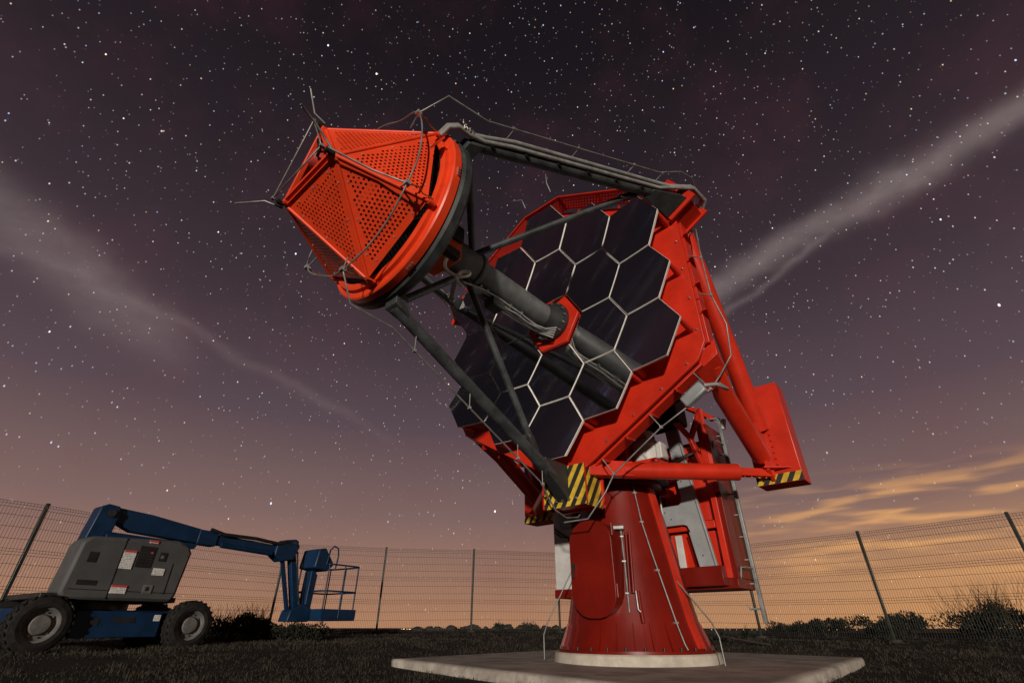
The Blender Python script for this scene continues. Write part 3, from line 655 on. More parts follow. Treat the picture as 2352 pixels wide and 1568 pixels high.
# cables clipped along the upper near mast, over the rim of the secondary mirror
for t_, dr in ((-0.035, 0.10), (0.035, 0.11), (0.0, 0.155)):
    pts = [Q(30, 1.00, 3.12, t_), Q(30, 1.12, 3.10, t_), Q(30, 1.19, 3.02, t_), Q(30, 1.20, 2.88, t_)] + [Q(30, 1.13 + (2.80 - a) * 0.463 + dr * min(1, (2.95 - a) * 3), a, t_) for a in (2.7, 2.4, 2.0, 1.5, 1.0, 0.6, 0.35)] + [Q(30, 2.50, 0.20, t_ - .05), Q(30, 2.68, -0.02, t_ - 0.12), Q(30, 2.70, -0.30, t_ - 0.16), Q(30, 2.5, -0.45, t_ - 0.18)]
    mb = MB(); mb.tube(pts, 0.026, 8); cb = mb.build('mast_cable', 'cable', tel)
for a in (2.6, 2.2, 1.8, 1.4, 1.0, 0.6):
    r_ = 1.13 + (2.80 - a) * 0.463; mb = MB(); mb.bar(Q(30, r_ + 0.05, a, -.075), Q(30, r_ + 0.05, a, .075), 0.02, 0.06, up=AX); mb.build('cable_clip', 'blackmetal', tel)
random.seed(8)
for k in range(14):
    p = Q(30, 1.22 + random.uniform(-.02, .04), 2.90 + random.uniform(-.07, .07), random.uniform(-.07, .07)); mb = MB(); mb.cyl(p, p + Vector((random.uniform(-.02, .02), random.uniform(-.02, .02), .03)), 0.014, n=6); mb.build('cable_gland', 'chrome', tel)
# lightning conductors carried on stand-offs beside the masts
def conductor(pts, legs, r=0.0095, name='lightning_conductor'):
    mb = MB(); mb.tube(pts, r, 6); o = mb.build(name, 'wire', tel)
    for p0, p1 in legs:
        mb = MB(); mb.tube([p0, p1], 0.007, 6); mb.build('standoff', 'wire', o)
        mb = MB(); mb.box(p1, (0.03, 0.03, 0.03)); mb.build('wire_clamp', 'galv', o)
    return o
def mast_r(a): return 1.13 + (2.80 - a) * 0.463
for ang, sh in ((30, 0.30), (-90, 0.24), (150, 0.28)):
    pts = [Q(ang, 1.02, 3.42), Q(ang, 1.34, 3.28)] + [Q(ang, mast_r(a) + sh, a) for a in (2.8, 2.2, 1.6, 1.0, 0.5)] + [Q(ang, 2.72, 0.22), Q(ang, 2.78, 0.0), Q(ang, 2.74, -0.25), Q(ang, 2.5, -0.52)]
    conductor(pts, [(Q(ang, mast_r(a) + 0.06, a), Q(ang, mast_r(a) + sh, a)) for a in (2.5, 1.7, 0.9, 0.45)])
# conductor along the right-hand and lower edges of the dish
pts = [Q(30, 2.5, -0.52), Q(30, 2.22, -0.40, -0.35), Q(0, 2.24, -0.22, 0.7), Q(0, 2.22, -0.2, 0.2), Q(0, 2.22, -0.2, -0.4), Q(0, 2.28, -0.30, -0.80), Q(-30, 2.50, -0.40, 0.1), Q(-30, 2.50, -0.30, -0.2), Q(-60, 2.36, -0.2, 0.9), Q(-60, 2.34, -0.1, 0.2), Q(-60, 2.36, -0.1, -0.6), Q(-90, 2.55, -0.05, 0.55), Q(-90, 2.84, 0.05, 0.34), Q(-90, 2.84, 0.05, 0.0)]
conductor(pts, [(Q(0, 2.10, -.05, .2), Q(0, 2.22, -.2, .2)), (Q(0, 2.10, -.05, -.4), Q(0, 2.22, -.2, -.4)), (Q(-60, 2.14, -.05, .2), Q(-60, 2.34, -.1, .2)), (Q(-60, 2.14, -.05, -.6), Q(-60, 2.36, -.1, -.6)), (Q(-60, 2.14, -.05, .9), Q(-60, 2.36, -.2, .9))])
# flood lamp box on the lower right edge
mb = MB(); mb.box(Q(-60, 2.30, -0.15, 0.72), (1, 1, 1), Matrix((tan_of(-60) * 0.30, rad_of(-60) * 0.14, AX * 0.10)).transposed()); fl = mb.build('junction_box', 'greybox', tel, bevel=0.02)
mb = MB(); mb.tube([Q(-60, 2.30, -0.15, 0.88), Q(-60, 2.36, -0.2, 0.98), Q(-60, 2.40, -0.38, 1.02), Q(-60, 2.22, -0.50, 1.00)], 0.022, 8); mb.build('conduit', 'cable', fl)

# --- central mast carrying the camera
mb = MB(); mb.cyl(P(0, 0.10, 0), P(0, 1.72, 0), 0.178, 0.178, 40); cm_ = mb.build('central_tube', 'tubegrey', tel)
mb = MB(); mb.lathe([(0.178, 0.09), (0.31, 0.09), (0.31, 0.155), (0.27, 0.16), (0.22, 0.26), (0.185, 0.36), (0.178, 0.36)], ORG, AX, 40); mb.build('tube_foot', 'blackmetal', cm_, weld=True)
for k in range(14):
    a = 360 * k / 14; mb = MB(); mb.cyl(Q(a, 0.285, 0.155), Q(a, 0.285, 0.185), 0.016, n=6); mb.build('bolt', 'chrome', cm_)
mb = MB(); mb.lathe([(0.0, 1.70), (0.232, 1.70), (0.236, 1.73), (0.232, 1.76), (0.215, 1.78), (0.215, 2.13), (0.23, 2.13), (0.23, 2.16), (0.0, 2.16)], ORG, AX, 40); mb.build('tube_collar', 'tubegrey', tel, weld=True)
camb = empty('camera_unit', (0, 0, 0)); camb.parent = tel
bpy.data.objects.remove(camb)
mb = MB(); pbox(mb, -0.24, 0.24, 2.165, 2.42, -0.24, 0.24); camb = mb.build('camera_housing', 'orange', tel, bevel=0.015)
for (u0, u1, z0, z1) in ((0.242, 0.29, -0.02, 0.19), (-0.18, 0.18, 0.242, 0.27)):
    mb = MB(); pbox(mb, u0, u1, 2.19, 2.52, z0, z1); mb.build('camera_lid', 'black', camb, bevel=0.006)
mb = MB(); pbox(mb, 0.20, 0.30, 2.24, 2.46, -0.30, -0.19); mb.build('lid_actuator', 'blackmetal', camb, bevel=0.01)
for s_ in (-0.2, 0.2):
    mb = MB(); pbox(mb, 0.243, 0.262, 2.18, 2.48, s_ - 0.03, s_ + 0.03); mb.build('lid_hinge', 'orange', camb)
mb = MB(); cpts = []
for k in range(26):
    f = k / 25; a = -0.6 + f * 7.6; rr = 0.10 + 0.03 * math.sin(a * 1.3)
    cpts.append(P(0.26 - 0.7 * rr * math.cos(a) - 0.06 * f, 2.30 - 0.34 * f + rr * math.cos(a) * 0.9, -0.36 - rr * math.sin(a) * 0.9 - 0.08 * f))
mb.tube(cpts, 0.019, 8); mb.build('cable_loop', 'edge', camb)
random.seed(5)
for k in range(5):
    t_ = (k - 2) * 0.035; mb = MB(); pts = [P(0.0 + t_ * .6, 1.95, -0.25 - .02 * k), P(-0.04 + t_, 1.60, -0.235)] + [P(-0.05 + t_ + random.uniform(-.015, .015), a, -0.20 - random.uniform(0, .05)) for a in (1.3, 1.1, 0.9, 0.7, 0.5)] + [P(0.0 + t_, 0.36, -0.26), P(0.12 + t_ * .5, 0.20, -0.27 + t_)]
    mb.tube(pts, 0.014, 6); mb.build('tube_cable', 'cable', cm_)
mb = MB(); pbox(mb, -0.12, 0.05, 1.2, 1.42, -0.36, -0.24); mb.build('tube_box', 'blackmetal', cm_, bevel=0.01)
for k, a in enumerate((1.62, 1.5, 1.05, 0.82)):
    mb = MB(); mb.box(P(-0.02, a, -0.20), (0.10, 0.03, 0.05)); mb.build('cable_clip', 'chrome', cm_)

# --- secondary mirror and its perforated cover
mb = MB(); mb.lathe([(0.90, 2.78), (1.03, 2.78), (1.065, 2.82), (1.065, 2.90), (1.04, 2.93), (0.90, 2.93)], ORG, AX, 96, closed=True); mb.build('mirror_cell', 'dark', tel, weld=True)
mb = MB(); mb.lathe([(0.0, 2.96), (0.5, 2.90), (0.92, 2.80)], ORG, AX, 96); mb.build('secondary_mirror', 'mirror', tel, weld=True)
mb = MB(); mb.lathe([(0.90, 2.935), (1.035, 2.935), (1.05, 2.95), (1.05, 3.03), (1.035, 3.045), (0.97, 3.05), (0.965, 3.09), (0.93, 3.10), (0.90, 3.10)], ORG, AX, 96, closed=True); rimr = mb.build('cover_rim', 'cover', tel, weld=True)
mb = MB(); mb.lathe([(0.0, 3.02), (0.91, 3.02)], ORG, AX, 64); mb.build('mirror_back', 'black', tel)
for a in (-3, -5, -7, -63, -65, -67, 25, 35):
    mb = MB(); mb.cyl(Q(a, 1.05, 2.985), Q(a, 1.068, 2.985), 0.014, n=8); mb.build('rim_bolt', 'chrome', rimr)
RA, RRr = 3.15, 0.985; TA, TRr = 3.93, 0.53
Rn = {k: Q(30 + 60 * k, RRr, RA) for k in range(6)}            # 30, 90, 150, 210, 270, 330
Tn = {90: Q(90, TRr, TA), -30: Q(-30, TRr, TA), -150: Q(-150, TRr, TA)}
def Rk(a): return Rn[round(((a - 30) % 360) / 60) % 6]
tris = []
for T in (90, -30, -150):
    tris += [(Tn[T], Rk(T - 60), Rk(T)), (Tn[T], Rk(T), Rk(T + 60))]
for T, T2 in ((90, -150), (-30, 90), (-150, -30)):
    mid = {(90, -150): 150, (-30, 90): 30, (-150, -30): -90}[(T, T2)]
    tris.append((Tn[T], Tn[T2], Rk(mid)))
cc_ = Q(0, 0, 3.4)
for tri in tris:
    c3 = (tri[0] + tri[1] + tri[2]) / 3; pts = [c3 + (p - c3) * 0.972 for p in tri]
    nn = (pts[1] - pts[0]).cross(pts[2] - pts[0]).normalized()
    if nn.dot(c3 - cc_) < 0: pts = [pts[0], pts[2], pts[1]]; nn = -nn
    ob = perforated([pts[1], pts[2], pts[0]], 0.058, 0.046, 0.0125, 'cover_panel', 'cover', tel, 8)
    for q in range(3):      # folded border and a few rivets
        a, b = pts[q], pts[(q + 1) % 3]; inn = (c3 - (a + b) / 2).normalized()
        for f in (0.2, 0.5, 0.8):
            p = a.lerp(b, f) + inn * 0.045; mb = MB(); mb.cyl(p, p + nn * 0.007, 0.009, n=8); mb.build('rivet', 'galv', ob)
edges = set()
for tri in tris:
    for q in range(3):
        a, b = tri[q], tri[(q + 1) % 3]; key = tuple(sorted([tuple(round(v, 4) for v in a), tuple(round(v, 4) for v in b)])); edges.add(key)
rimset = {tuple(round(v, 4) for v in p) for p in Rn.values()}
for a, b in sorted(edges):
    if a in rimset and b in rimset: continue
    va, vb = Vector(a), Vector(b); mb = MB(); mb.tube([va, vb], 0.019, 12); mb.build('cover_rib', 'cover', tel)
for k, p in Rn.items():
    mb = MB(); mb.tube([p, p - AX * 0.07 + (p - Q(0, 0, RA)).normalized() * 0.0], 0.03, 10); mb.build('rib_foot', 'cover', tel)
# small open cap on the narrow end, its red beacon and white arms
ctr = Q(0, 0, TA)
for (p, q) in ((Tn[90], Tn[-30]), (Tn[-30], Tn[-150]), (Tn[-150], Tn[90])):
    m_ = (p + q) / 2; inn = (ctr - m_).normalized(); mb = MB(); mb.bar(p + inn * 0.03 + AX * 0.03, q + inn * 0.03 + AX * 0.03, 0.04, 0.05, up=AX); mb.build('cap_beam', 'cover', tel, bevel=0.006)
mb = MB(); mb.lathe([(0.0, 3.84), (0.09, 3.84), (0.11, 3.87), (0.11, 3.95), (0.08, 4.0), (0.0, 4.02)], Q(20, 0.05, 0), AX, 24); bea = mb.build('beacon', 'decalred', tel, weld=True)
for p in Tn.values():
    mb = MB(); mb.bar(ctr - AX * 0.1 + (p - ctr) * 0.15, p - AX * 0.08, 0.05, 0.03, up=AX); mb.build('cap_arm', 'white', tel)
    mb = MB(); mb.cyl(p + AX * 0.03, p + AX * 0.10, 0.028, n=10); mb.build('node_cap', 'blackmetal', tel)
mb = MB(); mb.tube([P(0.16, 3.98, 0.02), P(0.22, 4.04, 0.06), P(0.26, 4.03, 0.0), P(0.22, 4.0, -0.06), P(0.14, 3.98, -0.05)], 0.016, 8); mb.build('beacon_cable', 'black', bea)
# air terminals and ring conductor on the cover
conductor([P(0, 3.96, .60), P(-.02, 4.08, .66), P(0.02, 4.20, 0.90)], [], 0.011, 'air_terminal')
conductor([P(0.47, 3.96, -.25), P(.45, 4.17, -.05), P(.53, 4.35, -.06)], [], 0.011, 'air_terminal')
conductor([P(-.50, 3.95, -.28), P(-.54, 4.11, -.28), P(-.90, 4.275, -.19)], [], 0.011, 'air_terminal')
tri3 = [Tn[90] + AX * .14, Tn[-30] + AX * .14, Tn[-150] + AX * .14]
conductor(tri3 + [tri3[0]], [(Tn[k], p) for k, p in zip((90, -30, -150), tri3)], 0.008)
ringp = [Q(4 * k, 0.985 + 0.035 * math.cos(R(6 * (4 * k - 30))), 3.42 - 0.02 * (1 - math.cos(R(6 * (4 * k - 30))))) for k in range(90)]
mb = MB(); mb.tube(ringp, 0.009, 6, closed=True); rg = mb.build('ring_conductor', 'wire', tel)
for k in range(6):
    p = Q(30 + 60 * k, 0.86, 3.40); mb = MB(); mb.tube([p, Q(30 + 60 * k, 1.03, 3.42)], 0.008, 6); mb.build('standoff', 'wire', rg)
    mb = MB(); mb.box(Q(30 + 60 * k, 1.02, 3.42), (0.05, 0.05, 0.04)); mb.build('wire_clamp', 'galv', rg)
    a = 30 + 60 * k; mb = MB(); mb.tube([Q(a, 1.03, 3.40), Q(a + 2, 1.03, 3.32), Q(a + 1, 1.0, 3.24), Q(a + 2, 1.0, 3.12)], 0.007, 6); mb.build('copper_bond', 'copper', rg)
conductor([Tn[-30] + AX * .10 + rad_of(-30) * .06, Q(-30, 0.78, 3.66), Q(-30, 1.02, 3.42)], [], 0.010)
# access flap near the upper near corner of the cover
mb = MB(); mb.bar(Q(16, 1.0, 3.16, 0.02), Q(8, 0.96, 3.24), 0.10, 0.02, up=AX); mb.build('access_flap', 'cover', tel)

# --- counterweight arms
for s_ in (-1, 1):
    def C3(u, a, z): return P(s_ * u, a, z)
    mb = MB(); mb.hexa([C3(1.74, -2.30, -2.33), C3(2.30, -2.30, -2.33), C3(2.30, -1.95, -2.33), C3(1.74, -1.95, -2.33), C3(1.74, -2.30, -0.97), C3(2.30, -2.30, -0.97), C3(2.30, -1.95, -0.97), C3(1.74, -1.95, -0.97)]); cw = mb.build('counterweight', 'red', tel, bevel=0.012)
    mb = MB(); mb.hexa([C3(1.742, -1.949, -2.325), C3(2.298, -1.949, -2.325), C3(2.298, -1.945, -2.325), C3(1.742, -1.945, -2.325), C3(1.742, -1.949, -2.21), C3(2.298, -1.949, -2.21), C3(2.298, -1.945, -2.21), C3(1.742, -1.945, -2.21)]); mb.build('hazard_strip', 'stripe', cw)
    mb = MB(); mb.hexa([C3(1.735, -1.95, -2.325), C3(1.739, -1.95, -2.325), C3(1.739, -2.3, -2.325), C3(1.735, -2.3, -2.325), C3(1.735, -1.95, -2.21), C3(1.739, -1.95, -2.21), C3(1.739, -2.3, -2.21), C3(1.735, -2.3, -2.21)]); mb.build('hazard_strip', 'stripe', cw)
    mb = MB(); mb.tube([C3(2.02, -0.34, 1.15), C3(1.95, -1.80, -1.35), C3(1.95, -1.94, -1.60)], [0.115, 0.125, 0.125], 24); ar = mb.build('counterweight_arm', 'red', tel)
    mb = MB(); mb.bar(C3(2.05, -0.40, 1.05), C3(2.02, -0.62, 0.66), 0.26, 0.03, up=(1, 0, 0)); mb.build('splice_plate', 'red', ar)
    mb = MB(); mb.tube([C3(1.99, -0.42, -1.20), C3(1.90, -0.85, -1.42), C3(1.90, -1.86, -1.98)], [0.10, 0.125, 0.125], 24); ar2 = mb.build('counterweight_arm', 'red', tel)
    mb = MB(); mb.hexa([C3(1.84, -.22, -1.34), C3(2.12, -.22, -1.18), C3(2.08, -.62, -1.30), C3(1.80, -.62, -1.46), C3(1.84, -.22, -1.16), C3(2.12, -.22, -0.98), C3(2.06, -.62, -1.12), C3(1.80, -.62, -1.26)]); mb.build('arm_socket', 'red', ar2, bevel=0.006)
    mb = MB(); mb.tube([C3(0.56, -0.50, -2.20), C3(1.64, -1.56, -2.20)], 0.105, 24); ar3 = mb.build('counterweight_arm', 'red', tel)
    mb = MB(); mb.hexa([C3(0.20, -.20, -2.29), C3(0.32, -.10, -2.29), C3(0.70, -.54, -2.29), C3(0.60, -.63, -2.29), C3(0.20, -.20, -2.10), C3(0.32, -.10, -2.10), C3(0.70, -.54, -2.10), C3(0.60, -.63, -2.10)]); mb.build('splice_box', 'red', ar3, bevel=0.006)
    mb = MB(); mb.bar(C3(1.62, -1.54, -2.20), C3(1.96, -1.93, -2.20), 0.10, 0.10); mb.build('arm_tongue', 'red', ar3, bevel=0.006)
    for f in (0.3, 0.5, 0.7):
        for w_ in (-.03, .03):
            p = C3(1.62, -1.54, -2.25).lerp(C3(1.96, -1.93, -2.25), f) + Vector((w_, w_, 0)); mb = MB(); mb.cyl(p, p + Vector((0, 0, -0.02)), 0.012, n=6); mb.build('bolt', 'red', ar3)
    mb = MB(); mb.prism([C3(1.93, -1.94, -1.3), C3(1.93, -1.76, -1.30), C3(1.93, -1.78, -2.18), C3(1.93, -1.94, -2.30)], (s_ * 0.04, 0, 0)); mb.build('gusset', 'red', cw)
    mb = MB(); mb.prism([C3(1.76, -1.94, -2.16), C3(1.93, -1.72, -2.16), C3(2.20, -1.94, -2.16)], (0, 0, 0.02)); mb.build('gusset', 'red', cw)
    for r_ in range(9):
        for c2 in (0, 1):
            p = C3(1.85 + c2 * 0.2, -1.948, -1.45 - r_ * 0.08); mb = MB(); mb.cyl(p, p + AX * 0.02, 0.012, n=6); mb.build('bolt', 'red', cw)

# ------------------------------------------------------------------ wire fence
fence = empty('wire_fence', (0, 0, 0), 0, 'dark welded wire mesh fence on slim posts around the site', 'fence')
FP = [(-11.2, 6.6), (-10.2, 8.0), (-9.14, 9.75), (-8.0, 12.6), (-6.73, 15.4), (-3.93, 16.2), (-1.24, 16.9), (1.5, 17.4), (4.0, 17.9), (5.3, 16.3), (6.59, 14.85), (8.48, 12.5), (10.15, 10.25), (11.9, 7.9)]
FP = FP[1:]
FH = 2.28
for k, (x, y) in enumerate(FP):
    g = gz(x, y); a = math.atan2(FP[min(k + 1, len(FP) - 1)][1] - FP[max(k - 1, 0)][1], FP[min(k + 1, len(FP) - 1)][0] - FP[max(k - 1, 0)][0])
    mb = MB(); mb.box((0, 0, FH / 2 - 0.1), (0.06, 0.06, FH + 0.24)); mb.box((0, 0, FH + 0.03), (0.066, 0.066, 0.02)); p = mb.build('post', 'post', fence, bevel=0.006); p.location = (x, y, g); p.rotation_euler = (0, 0, a)
    mb = MB(); mb.cyl((0, 0, -0.10), (0, 0, 0.05), 0.17, 0.14, 14); f = mb.build('post_footing', 'stone', fence); f.location = (x, y, g); f.rotation_euler = (0, 0, a)
def wire_panel(p0, p1):
    L = math.hypot(p1[0] - p0[0], p1[1] - p0[1]) - 0.05; mb = MB(); r = 0.0036; nw = int(L / 0.05)
    folds = [0.06, 0.78, 1.40, 2.20]
    def off(z):
        for fz in folds:
            if abs(z - fz) < 0.05: return 0.035 * (1 - abs(z - fz) / 0.05)
        return 0.0
    zs = [0.02]
    for fz in folds: zs += [fz - 0.05, fz, fz + 0.05]
    zs = sorted(set(z for z in zs if 0.0 <= z)) 
    for k in range(nw + 1):
        x = -L / 2 + L * k / nw; mb.tube([(x, -off(z), z) for z in zs], r, 3, caps=False)
    hz = []
    for fz in folds: hz += [fz - 0.05, fz, fz + 0.05]
    hz += [0.30, 0.52, 1.0, 1.2, 1.62, 1.82, 2.02]
    for z in hz: mb.tube([(-L / 2, -off(z) - 0.006, z), (L / 2, -off(z) - 0.006, z)], r * 1.05, 3, caps=False)
    return mb
for k in range(len(FP) - 1):
    p0, p1 = FP[k], FP[k + 1]; o = wire_panel(p0, p1).build('wire_panel', 'mesh', fence); g0, g1 = gz(*p0), gz(*p1)
    L = math.hypot(p1[0] - p0[0], p1[1] - p0[1]); o.location = ((p0[0] + p1[0]) / 2, (p0[1] + p1[1]) / 2, (g0 + g1) / 2 + 0.03)
    o.rotation_euler = (0, -math.atan2(g1 - g0, L), math.atan2(p1[1] - p0[1], p1[0] - p0[0])); o.rotation_euler.x = R(math.sin(k * 2.7) * 0.6); o['kind'] = 'stuff'

# ------------------------------------------------------------------ boom lift
LD = Vector((1.14, 1.76, 0)).normalized(); LA_ = math.atan2(LD.y, LD.x)
lift = empty('boom_lift', (-6.77, 8.0, gz(-6.5, 8.8) + 0.0), LA_, 'blue and grey articulated boom lift on dusty wheels parked beside the fence', 'boom lift')
def wheel(s, y, r=0.375, w=0.27, side=-1, steer=0):
    e = bpy.data.objects.new('wheel', None); col.objects.link(e); e.parent = lift; e.location = (s, y, r - 0.01); e.rotation_euler = (0, 0, R(steer)); e.empty_display_size = 0.1
    mb = MB(); mb.lathe([(r * 0.60, -w / 2), (r * 0.74, -w / 2 - 0.012), (r * 0.93, -w / 2 + 0.01), (r, -w / 2 + 0.045), (r, w / 2 - 0.045), (r * 0.93, w / 2 - 0.01), (r * 0.74, w / 2 + 0.012), (r * 0.60, w / 2)], (0, 0, 0), (0, 1, 0), 48)
    for k in range(24):
        a = 2 * math.pi * k / 24
        for q in (-1, 1):
            aa = a + (0.13 if q > 0 else 0); d = Vector((math.cos(aa), 0, math.sin(aa))); t_ = Vector((-d.z, 0, d.x))
            mb.box(d * (r + 0.004) + Vector((0, q * w * 0.22, 0)), (1, 1, 1), Matrix((d * 0.014, Vector((0, 1, 0)) * w * 0.46 + t_ * 0.05 * q, t_ * 0.045)).transposed())
    mb.build('tyre', 'tyre', e)
    mb = MB(); y0 = side * w / 2
    mb.lathe([(r * 0.61, y0), (r * 0.61, y0 * 0.80), (r * 0.54, y0 * 0.72), (r * 0.50, y0 * 0.45), (r * 0.36, y0 * 0.42), (r * 0.33, y0 * 0.72), (r * 0.30, y0 * 0.80), (0.001, y0 * 0.82)], (0, 0, 0), (0, 1, 0), 40); mb.lathe([(r * 0.61, y0), (r * 0.61, -y0)], (0, 0, 0), (0, 1, 0), 40)
    mb.build('rim', 'rim', e)
    for k in range(9):
        a = 2 * math.pi * k / 9; mb = MB(); c = Vector((math.cos(a) * r * 0.42, y0 * 0.43, math.sin(a) * r * 0.42)); mb.cyl(c, c + Vector((0, side * 0.025, 0)), 0.012, n=6); mb.build('lug_nut', 'rim', e)
wheel(0.0, 0.14); wheel(2.10, 0.14); wheel(0.0, 1.56, side=1); wheel(2.10, 1.56, side=1)
mb = MB(); mb.hexa([(-0.25, .34, .22), (2.32, .34, .22), (2.32, 1.36, .22), (-0.25, 1.36, .22), (-0.30, .34, .58), (2.36, .34, .58), (2.36, 1.36, .58), (-0.30, 1.36, .58)]); ch = mb.build('chassis', 'liftblue', lift, bevel=0.02)
mb = MB(); mb.hexa([(.42, .16, .19), (1.66, .16, .19), (1.66, .339, .19), (.42, .339, .19), (.42, .16, .56), (1.66, .16, .56), (1.66, .339, .56), (.42, .339, .56)]); mb.build('side_box', 'liftblue', ch, bevel=0.015)
for (s0, s1, z0, z1) in ((0.62, 0.75, .36, .44), (.95, 1.25, .40, .47)):
    mb = MB(); mb.box(((s0 + s1) / 2, .157, (z0 + z1) / 2), (s1 - s0, 0.008, z1 - z0)); mb.build('slot', 'black', ch)
mb = MB(); mb.box((1.58, .156, .47), (.10, .006, .09)); mb.build('decal', 'decal', ch)
for s in (0.0, 2.1):
    mb = MB(); mb.cyl((s, .25, .365), (s, 1.45, .365), 0.07, n=16); mb.build('axle', 'blackmetal', ch)
mb = MB(); mb.cyl((0.85, .85, .581), (0.85, .85, .70), 0.48, n=40); mb.build('turntable', 'blackmetal', lift)
mb = MB(); mb.box((0.82, .85, .74), (1.9, 1.45, .08)); mb.build('turntable_deck', 'blackmetal', lift, bevel=0.01)
# side hoods
def hood(y0, y1, nm, s0=0.0):
    out = [(-0.12 + s0, .80), (-0.06 + s0, .70), (1.66, .70), (1.72, .80), (1.78, 1.50), (1.70, 1.62), (1.50, 1.68), (0.02 + s0, 1.60), (-0.08 + s0, 1.50)]
    mb = MB(); mb.prism([(s, y0, z) for s, z in out], (0, y1 - y0, 0)); return mb.build(nm, 'liftgrey', lift, bevel=0.05)
hd = hood(0.06, 0.58, 'hood', 0.17); hood(1.12, 1.64, 'hood', 0.55)
def plate(s0, s1, z0, z1, m, name, par, y=0.052, t=0.012, sk=0.0):
    mb = MB(); mb.hexa([(s0, y, z0), (s1, y, z0), (s1, y + t, z0), (s0, y + t, z0), (s0 + sk, y, z1), (s1 + sk, y, z1), (s1 + sk, y + t, z1), (s0 + sk, y + t, z1)]); return mb.build(name, m, par)
plate(0.675, 0.685, .72, 1.62, 'black', 'hood_seam', hd); plate(.14, 1.68, .835, .845, 'black', 'hood_seam', hd)
plate(1.50, 1.51, .82, 1.30, 'black', 'hood_seam', hd)
plate(.24, .36, 1.22, 1.37, 'black', 'hood_recess', hd); plate(.22, .48, .90, .97, 'black', 'hood_recess', hd)
cp = plate(.92, 1.17, 1.20, 1.53, 'black', 'control_panel', hd); 
for k in range(5): plate(.94, 1.15, 1.24 + k * .045, 1.255 + k * .045, 'blackmetal', 'vent_slat', hd, y=.044)
plate(1.10, 1.13, 1.42, 1.45, 'decalred', 'stop_button', hd, y=.042)
plate(1.25, 1.36, 1.32, 1.46, 'blackmetal', 'gauge_cluster', hd, y=.048); plate(1.27, 1.32, 1.36, 1.41, 'rim', 'gauge', hd, y=.044)
for (s0, s1, z0, z1, dr) in ((.70, .88, 1.16, 1.44, 1), (1.22, 1.40, 1.10, 1.21, 0), (.70, .92, .80, .92, 1), (1.02, 1.16, 1.585, 1.63, 1)):
    plate(s0, s1, z0, z1, 'decal', 'decal', hd, y=.046)
    if dr: plate(s0, s1, z1 - .03, z1, 'decalred', 'decal_header', hd, y=.042)
plate(1.16, 1.30, .82, .95, 'rim', 'step_recess', hd, y=.046); plate(1.20, 1.25, .86, .92, 'black', 'step_mark', hd, y=.042)
# boom: riser pivot, tapered main boom, telescopic tube, jib
mb = MB(); mb.prism([(0.28, .68, 1.55), (0.62, .68, 1.55), (0.66, .68, 2.06), (0.62, .68, 2.19), (0.44, .68, 2.21), (0.34, .68, 2.15)], (0, .34, 0)); pv = mb.build('boom_pivot', 'liftblue', lift, bevel=0.02)
mb = MB(); mb.cyl((0.52, .64, 2.06), (0.52, 1.06, 2.06), 0.06, n=20); mb.build('pivot_pin', 'blackmetal', pv)
mb = MB(); mb.prism([(0.50, .75, 2.19), (0.50, .75, 2.0), (0.95, .75, 1.82), (2.15, .75, 1.76), (2.15, .75, 2.03), (1.2, .75, 2.15)], (0, .20, 0)); bm_ = mb.build('main_boom', 'liftblue', lift, bevel=0.015)
mb = MB(); mb.cyl((0.5, .70, 1.72), (1.7, .70, 1.70), 0.05, n=14); mb.build('lift_cylinder', 'liftblue', bm_)
mb = MB(); mb.prism([(0.55, .62, 1.62), (2.05, .62, 1.64), (2.10, .62, 1.74), (0.55, .62, 1.72)], (0, .08, 0)); mb.build('boom_link', 'liftblue', bm_, bevel=0.01)
mb = MB(); mb.bar((2.10, .85, 1.895), (3.95, .85, 1.83), 0.16, 0.19); tb = mb.build('telescopic_tube', 'liftblue', lift, bevel=0.012)
mb = MB(); mb.bar((2.12, .85, 1.89), (2.50, .85, 1.88), 0.22, 0.27); mb.build('boom_collar', 'liftblue', tb, bevel=0.012)
mb = MB(); mb.tube([(2.3, .70, 2.04), (2.6, .70, 1.98), (3.3, .70, 1.99), (3.85, .70, 1.95), (4.1, .72, 2.02), (4.3, .74, 1.90)], 0.035, 8); mb.build('boom_hose', 'black', tb)
mb = MB(); mb.cyl((2.6, .73, 1.78), (3.75, .73, 1.74), 0.05, n=14); mb.build('level_cylinder', 'liftblue', tb)
mb = MB(); mb.prism([(3.82, .70, 1.72), (4.02, .70, 1.60), (4.32, .70, 1.66), (4.42, .70, 1.95), (4.30, .70, 2.10), (4.05, .70, 2.06), (3.84, .70, 1.94)], (0, .30, 0)); el_ = mb.build('boom_elbow', 'liftblue', lift, bevel=0.02)
mb = MB(); mb.cyl((4.28, .66, 2.02), (4.28, 1.04, 2.02), 0.055, n=18); mb.build('elbow_pin', 'blackmetal', el_)
mb = MB(); mb.bar((4.28, .85, 1.95), (4.72, .85, .58), 0.14, 0.15, up=(0, 1, 0)); jb = mb.build('jib', 'liftblue', lift, bevel=0.012)
mb = MB(); mb.bar((4.08, .85, 1.78), (4.55, .85, .56), 0.07, 0.07, up=(0, 1, 0)); mb.build('jib_link', 'liftblue', jb)
mb = MB(); mb.tube([(4.40, .74, 1.85), (4.50, .72, 1.4), (4.62, .72, 1.0), (4.80, .74, .62)], 0.02, 8); mb.build('jib_hose', 'black', jb)
mb = MB(); mb.prism([(4.45, .68, .44), (5.0, .68, .44), (5.02, .68, .72), (4.80, .68, .80), (4.50, .68, .66)], (0, .34, 0)); mb.build('jib_foot', 'liftblue', jb, bevel=0.02)
